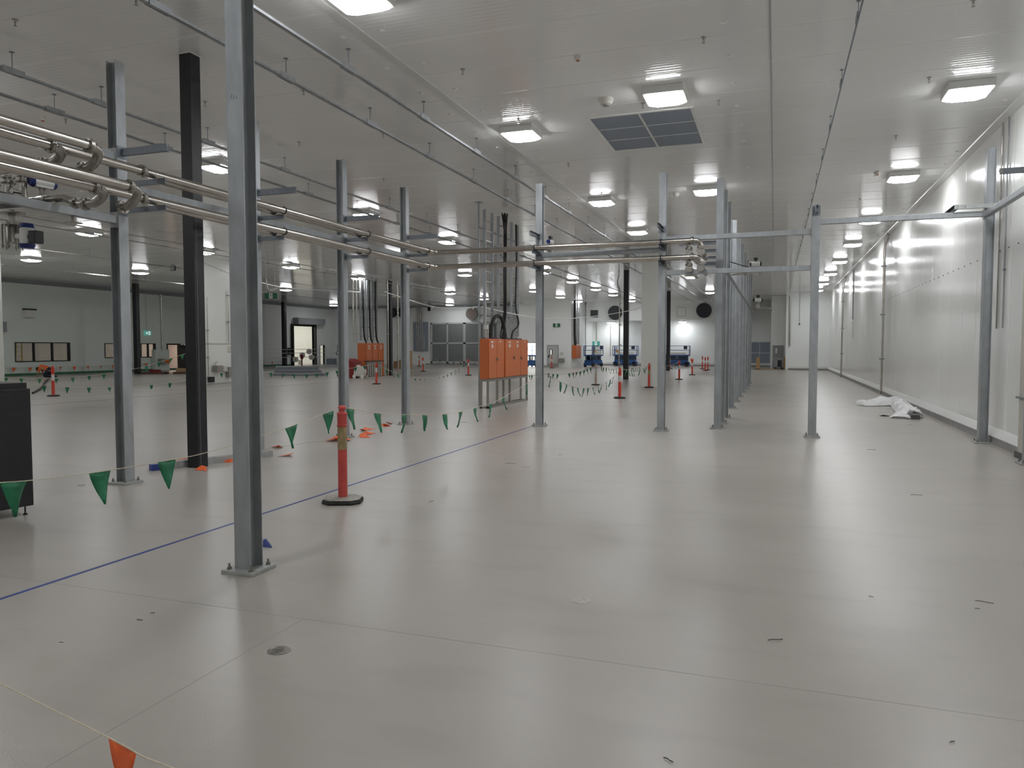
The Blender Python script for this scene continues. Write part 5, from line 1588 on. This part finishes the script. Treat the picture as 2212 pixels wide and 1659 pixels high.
# ------------------------------------------------------------------ middle distance plant and stores
r = T('plant_skid', 'dark red steel skid with a panelled side before the floor cabinets', 'machine', (-23.3, 38.2, 0))
MB().prism([(-0.75, -0.55, 0.05), (0.3, -0.55, 0.05), (0.3, -0.55, 0.95), (-0.1, -0.55, 1.12), (-0.75, -0.55, 1.12)], (0, 0.9, 0)).build('hood', red_box, r, bevel=0.01)
MB().prism([(-0.75, -0.6, 0.0), (0.35, -0.6, 0.0), (0.35, -0.6, 0.12), (-0.3, -0.6, 0.12)], (0, 1.0, 0)).build('ramp', red_box, r)
r = T('pallet_jack', 'pallet jack with upright black handle behind the red skid', 'pallet jack', (-24.6, 38.9, 0))
MB().box(-0.25, 0.25, -0.1, 0.9, 0.05, 0.16).build('forks', red_box, r)
MB().cyl((0, -0.1, 0.1), (0, -0.25, 1.35), 0.03, n=8).tube([(-0.17, -0.25, 1.5), (-0.18, -0.25, 1.38), (0, -0.25, 1.33), (0.18, -0.25, 1.38), (0.17, -0.25, 1.5)], 0.025, 6).build('handle', black_p, r)
MB().cyl((-0.1, -0.1, 0.09), (0.1, -0.1, 0.09), 0.09, n=14).build('wheel', rubber, r)
r = T('wheeled_machine', 'white floor machine on small wheels before the red skid', 'machine', (-22.65, 37.6, 0))
MB().prism([(-0.35, 0, 0.12), (0.30, 0, 0.12), (0.38, 0, 0.4), (0.25, 0, 0.62), (-0.1, 0, 0.78), (-0.3, 0, 0.5)], (0, 0.35, 0)).build('body', cream_p, r, bevel=0.03)
for x, y in ((0.26, -0.04), (0.26, 0.37), (-0.25, -0.04), (-0.25, 0.37)):
    MB().cyl((x, y - 0.02, 0.11), (x, y + 0.02, 0.11), 0.11, n=16).build('wheel', white_p, r, True)
MB().tube(smooth([(0.0, 0.17, 0.7), (0.35, 0.17, 0.75), (0.5, 0.17, 0.5), (0.42, 0.17, 0.15)]), 0.025, 6).build('hose', red_box, r)
r = T('drum_rack', 'row of bright steel tubes with a timber lid beside the floor cabinets', 'rack', (-23.1, 39.5, 0))
for k in range(7):
    MB().cyl((0.0, -0.1 + 0.26 * k, 0.0), (0.0, -0.1 + 0.26 * k, 0.92), 0.085, n=12).build('steel_tube', steel_d, r, True)
MB().box(-0.15, 0.15, -0.25, 1.65, 0.92, 0.98).build('lid', dark_wood, r)
for i, (x, y, w, d, h) in enumerate(((-28.9, 55.4, 0.9, 0.7, 0.75), (-28.8, 55.4, 0.75, 0.6, 0.75), (-30.6, 57.5, 0.8, 0.6, 0.6))):
    r = T('carton', 'brown cardboard carton, %s' % ('bottom of the stack by the column', 'top of the stack by the column', 'single one farther back by the bollards')[i], 'carton', (x, y, 0.75 if i == 1 else 0))
    MB().box(-w / 2, w / 2, -d / 2, d / 2, 0, h).build('box', cardboard, r, bevel=0.01)
    MB().box(-w / 2 - 0.002, w / 2 + 0.002, -0.03, 0.03, 0.02, h + 0.003).build('packing_tape', timber, r)
for i in range(6):
    w = 3.2 - 0.15 * i
    o = MB().box(-w / 2, w / 2, -0.6, 0.6, 0, 0.09).build('wall_panel_sheet', grey_m if i % 2 else M('blue grey sheet', (0.20, 0.23, 0.27), 0.5), loc=(-28.6 - 0.08 * i, 40.3 + 0.05 * i, 0.10 * i + (0.0)))
    o.rotation_euler[2] = 0.62
    tag(o, 'flat grey panel in the floor stack before the roller door, %s from the bottom' % ORD[i], 'panel', 'stacked grey panels')
r = T('pallet', 'dark timber pallet with tools lying by the left far column', 'pallet', (-39.3, 39.3, 0), 0.3)
MB().box(-0.75, 0.75, -0.4, 0.4, 0.08, 0.13).box(-0.75, 0.75, -0.4, -0.3, 0, 0.08).box(-0.75, 0.75, 0.3, 0.4, 0, 0.08).build('deck', dark_wood, r)
MB().box(-0.3, 0.3, -0.2, 0.2, 0.13, 0.3).build('tool_box', red_box, r)
r = T('pallet', 'timber pallet with flat cartons before the lit office doorway', 'pallet', (-37.6, 40.2, 0), 0.3)
MB().box(-0.65, 0.65, -0.4, 0.4, 0, 0.14).build('deck', dark_wood, r)
MB().box(-0.5, 0.5, -0.3, 0.3, 0.14, 0.38).build('carton', cardboard, r)
r = T('bucket', 'ribbed grey metal bucket beside the bare column at right', 'bucket', (-3.17, 48.5, 0))
MB().lathe([(0.22, 0), (0.24, 0.12), (0.25, 0.13), (0.25, 0.25), (0.27, 0.26), (0.27, 0.38), (0.25, 0.39)], (0, 0, 0), 20).build('pail', steel_d, r, True)
r = T('trolley_machine', 'small grey machine on a timber board before the grey far door', 'machine', (0.35, 64.6, 0))
MB().box(-0.4, 0.3, -0.25, 0.25, 0.12, 0.95).build('frame', grey_m, r)
MB().box(-0.15, 0.15, -0.3, -0.25, 0.2, 0.75).build('motor', black_p, r)
MB().box(0.3, 0.5, -0.3, 0.3, 0.0, 1.0).build('side_board', timber, r)
for x in (-0.3, 0.2):
    MB().cyl((x, -0.3, 0.09), (x, -0.26, 0.09), 0.09, n=12).build('wheel', rubber, r)
o = MB().box(-0.9, 0.9, -0.1, 0.1, 0, 0.05).build('timber_plank', timber, loc=(-0.55, 64.0, 0))
tag(o, 'flat timber plank on the floor beside the grey far door', 'plank')
cable('thick conduit down the corner beside the grey far door', [(1.04, 62.445, 1.9), (1.04, 62.445, 5.6), (1.04, 62.44, 5.8)], 0.06, steel_d, name='conduit', group='far right conduits')
cable('thin pendant cable with a black end hanging at far right', [(1.75, 62.4, 3.65), (1.75, 62.4, CEIL)], 0.015, grey_m, name='pendant_cable', group='far right conduits')
o = MB().ball((0, 0, 0), 0.06).build('cable_end', black_p, loc=(1.75, 62.4, 3.6))
tag(o, 'black ball end of the pendant cable at far right', 'switch')
# timber crates and paper reels seen through the roller door
r = T('crate_wall', 'stack of timber boards seen through the roller door', 'crate', (-48.0, 63.6, 0))
for k in range(6):
    MB().box(-0.3, 0, -0.9, 1.4, 0.05 + 0.31 * k, 0.33 + 0.31 * k).build('board', timber, r)
r = T('work_bench', 'low white bench in the room behind the roller door', 'bench', (-46.3, 64.8, 0))
MB().box(-0.4, 0.0, -2.2, 1.0, 0.42, 0.5).box(-0.38, -0.02, -2.1, -2.0, 0, 0.42).box(-0.38, -0.02, 0.8, 0.9, 0, 0.42).build('bench', white_p, r)
r = T('safety_stand', 'red post stand on a round base before the roller door', 'stand', (-39.5, 56.1, 0))
MB().lathe([(0.22, 0), (0.22, 0.04), (0.06, 0.07), (0.05, 1.15), (0.01, 1.2)], (0, 0, 0), 20).build('post', red_box, r, True)
MB().box(-0.12, 0.12, -0.05, 0.05, 0.75, 1.1).build('sign_plate', red_box, r)
for i, (dx, z) in enumerate(((-0.95, 0.70), (-0.42, 1.09), (0.12, 1.41), (0.30, 0.90))):
    r = T('paper_disc', 'pale round disc on the rope before the roller door, %s from left' % ORD[i], 'disc', (-39.5 + dx * 0.78, 57.0 + dx * 0.80 - 0.03, z), 0.6, 'pale round discs')
    MB().cyl((0, 0, 0), (0, 0.03, 0), 0.25, n=24).build('disc', white_p, r)
    MB().cyl((0, -0.006, 0), (0, 0, 0), 0.05, n=12).build('hub', cardboard, r)
for i, z in enumerate((1.62, 1.30, 0.92)):
    cable('white rope stretched before the roller door, %s' % ('top', 'middle', 'bottom')[i], [(-41.9, 54.5, z - 0.05), (-39.5, 57.0, z), (-37.0, 59.2, z + 0.03)], 0.02, white_p, name='rope', group='white ropes')
r = T('ladder', 'yellow step ladder seen through the first office window', 'ladder', (-46.2, 35.0, 0))
for dy in (0, 0.55):
    MB().bar((-0.5, dy, 0), (-0.3, 0.12 + dy * 0.55, 2.4), 0.07, 0.04).build('rail', yellow_p, r)
for k in range(7):
    z = 0.3 + 0.3 * k
    t = z / 2.4
    MB().bar((-0.5 + 0.2 * t, 0.12 * t, z), (-0.5 + 0.2 * t, 0.55 + t * (0.12 - 0.55 * 0.45), z), 0.06, 0.03).build('rung', yellow_p, r)
r = T('floor_box', 'grey low cabinet standing by the small door in the left wall', 'box', (-43.4, 67.6, 0))
MB().box(-1.1, -0.1, -0.1, 0.3, 0, 0.62).build('body', M('slate grey sheet', (0.18, 0.21, 0.24), 0.5), r)
r = T('notice_frame', 'dark framed panel on the wall beyond the small door', 'panel', (-44.3, YF, 1.3))
MB().box(-0.12, 0.12, -0.05, 0, 0, 0.75).build('frame', black_p, r)
MB().box(-0.06, 0.06, -0.06, -0.05, 0.1, 0.65).build('glass_face', cream_p, r)

# ------------------------------------------------------------------ the worker kneeling at the far left
def person():
    r = T('person', 'person in an orange top kneeling on all fours at far left, head down', 'person', (-41.35, 32.85, 0.0), PI + math.radians(19.4))
    V, E, R_ = [], [], []
    def add(p, rad, parent=None):
        V.append(p)
        R_.append(rad)
        if parent is not None:
            E.append((parent, len(V) - 1))
        return len(V) - 1
    pel = add((-0.30, 0, 0.44), 0.15)
    ab = add((-0.10, 0, 0.53), 0.14, pel)
    ch = add((0.12, 0, 0.56), 0.16, ab)
    nk = add((0.27, 0, 0.55), 0.065, ch)
    hd = add((0.33, 0, 0.52), 0.085, nk)
    add((0.42, 0, 0.44), 0.095, hd)
    add((0.455, 0, 0.36), 0.055, len(V) - 1)
    for s in (-1, 1):
        sh = add((0.16, s * 0.17, 0.53), 0.062, ch)
        el = add((0.22, s * 0.2, 0.28), 0.045, sh)
        wr = add((0.30, s * 0.16, 0.07), 0.032, el)
        pa = add((0.35, s * 0.16, 0.03), 0.034, wr)
        for k in range(4):
            f1 = add((0.39, s * (0.125 + 0.022 * k), 0.026), 0.010, pa)
            add((0.425 + 0.008 * (k in (1, 2)), s * (0.12 + 0.024 * k), 0.014), 0.008, f1)
        t1 = add((0.355, s * 0.115, 0.022), 0.011, wr)
        add((0.385, s * 0.095, 0.014), 0.009, t1)
        hip = add((-0.30, s * 0.10, 0.40), 0.10, pel)
        kn = add((-0.12, s * 0.13, 0.09), 0.07, hip)
        an = add((-0.52, s * 0.12, 0.07), 0.045, kn)
        add((-0.62, s * 0.12, 0.06), 0.045, an)
    me = bpy.data.meshes.new('body')
    me.from_pydata(V, E, [])
    me.materials.append(skin_m)
    o = bpy.data.objects.new('body', me)
    COL.objects.link(o)
    o.parent = r
    sk = o.modifiers.new('skin', 'SKIN')
    lay = me.skin_vertices[0].data if me.skin_vertices else None
    if lay is None:
        bpy.context.view_layer.objects.active = o
    for i, rad in enumerate(R_):
        o.data.skin_vertices[0].data[i].radius = (rad, rad)
    o.data.skin_vertices[0].data[0].use_root = True
    o.modifiers.new('sub', 'SUBSURF').levels = 1
    def hull(name, segs, mat):
        b = MB()
        for pts, rr in segs:
            b.tube(smooth(pts, 4), [rr[min(int(i / 4), len(rr) - 1)] for i in range(4 * (len(pts) - 1) + 1)], 12)
        b.build(name, mat, r, True)
    hull('shirt', [([(-0.26, 0, 0.47), (-0.10, 0, 0.54), (0.10, 0, 0.57), (0.22, 0, 0.56)], [0.165, 0.165, 0.185, 0.13])] +
         [([(0.13, s * 0.13, 0.54), (0.19, s * 0.19, 0.42), (0.215, s * 0.2, 0.33)], [0.085, 0.07, 0.06]) for s in (-1, 1)], hi_vis)
    hull('trousers', [([(-0.36, 0, 0.40), (-0.24, 0, 0.48)], [0.17, 0.165])] +
         [([(-0.30, s * 0.10, 0.40), (-0.2, s * 0.12, 0.22), (-0.11, s * 0.13, 0.09), (-0.3, s * 0.125, 0.085), (-0.52, s * 0.12, 0.075)], [0.12, 0.10, 0.085, 0.075, 0.06]) for s in (-1, 1)], navy)
    MB().ball((0.37, 0, 0.51), 0.112, (1.05, 0.95, 1.0), 14).build('hair', hair_m, r, True)
    hull('boot', [([(-0.50, s * 0.12, 0.07), (-0.60, s * 0.12, 0.065), (-0.68, s * 0.12, 0.05)], [0.062, 0.06, 0.045]) for s in (-1, 1)], black_p)
    for s in (-1, 1):
        MB().ball((0.466, s * 0.034, 0.435), 0.012, n=8).build('eye', black_p, r)
        MB().ball((0.385, s * 0.10, 0.44), 0.024, (0.6, 0.5, 1), 8).build('ear', skin_m, r)
    MB().ball((0.505, 0, 0.405), 0.018, (1.2, 0.8, 1), 8).build('nose', skin_m, r)
    MB().box(0.48, 0.493, -0.02, 0.02, 0.358, 0.364).build('mouth', red_box, r)
person()
cable('dark hose lying on the floor between the worker and the near bollard', smooth([(-38.6, 30.95, 0.04), (-33.5, 26.6, 0.04), (-29.9, 23.6, 0.04), (-27.0, 20.95, 0.03)]), 0.045, black_p, name='hose')
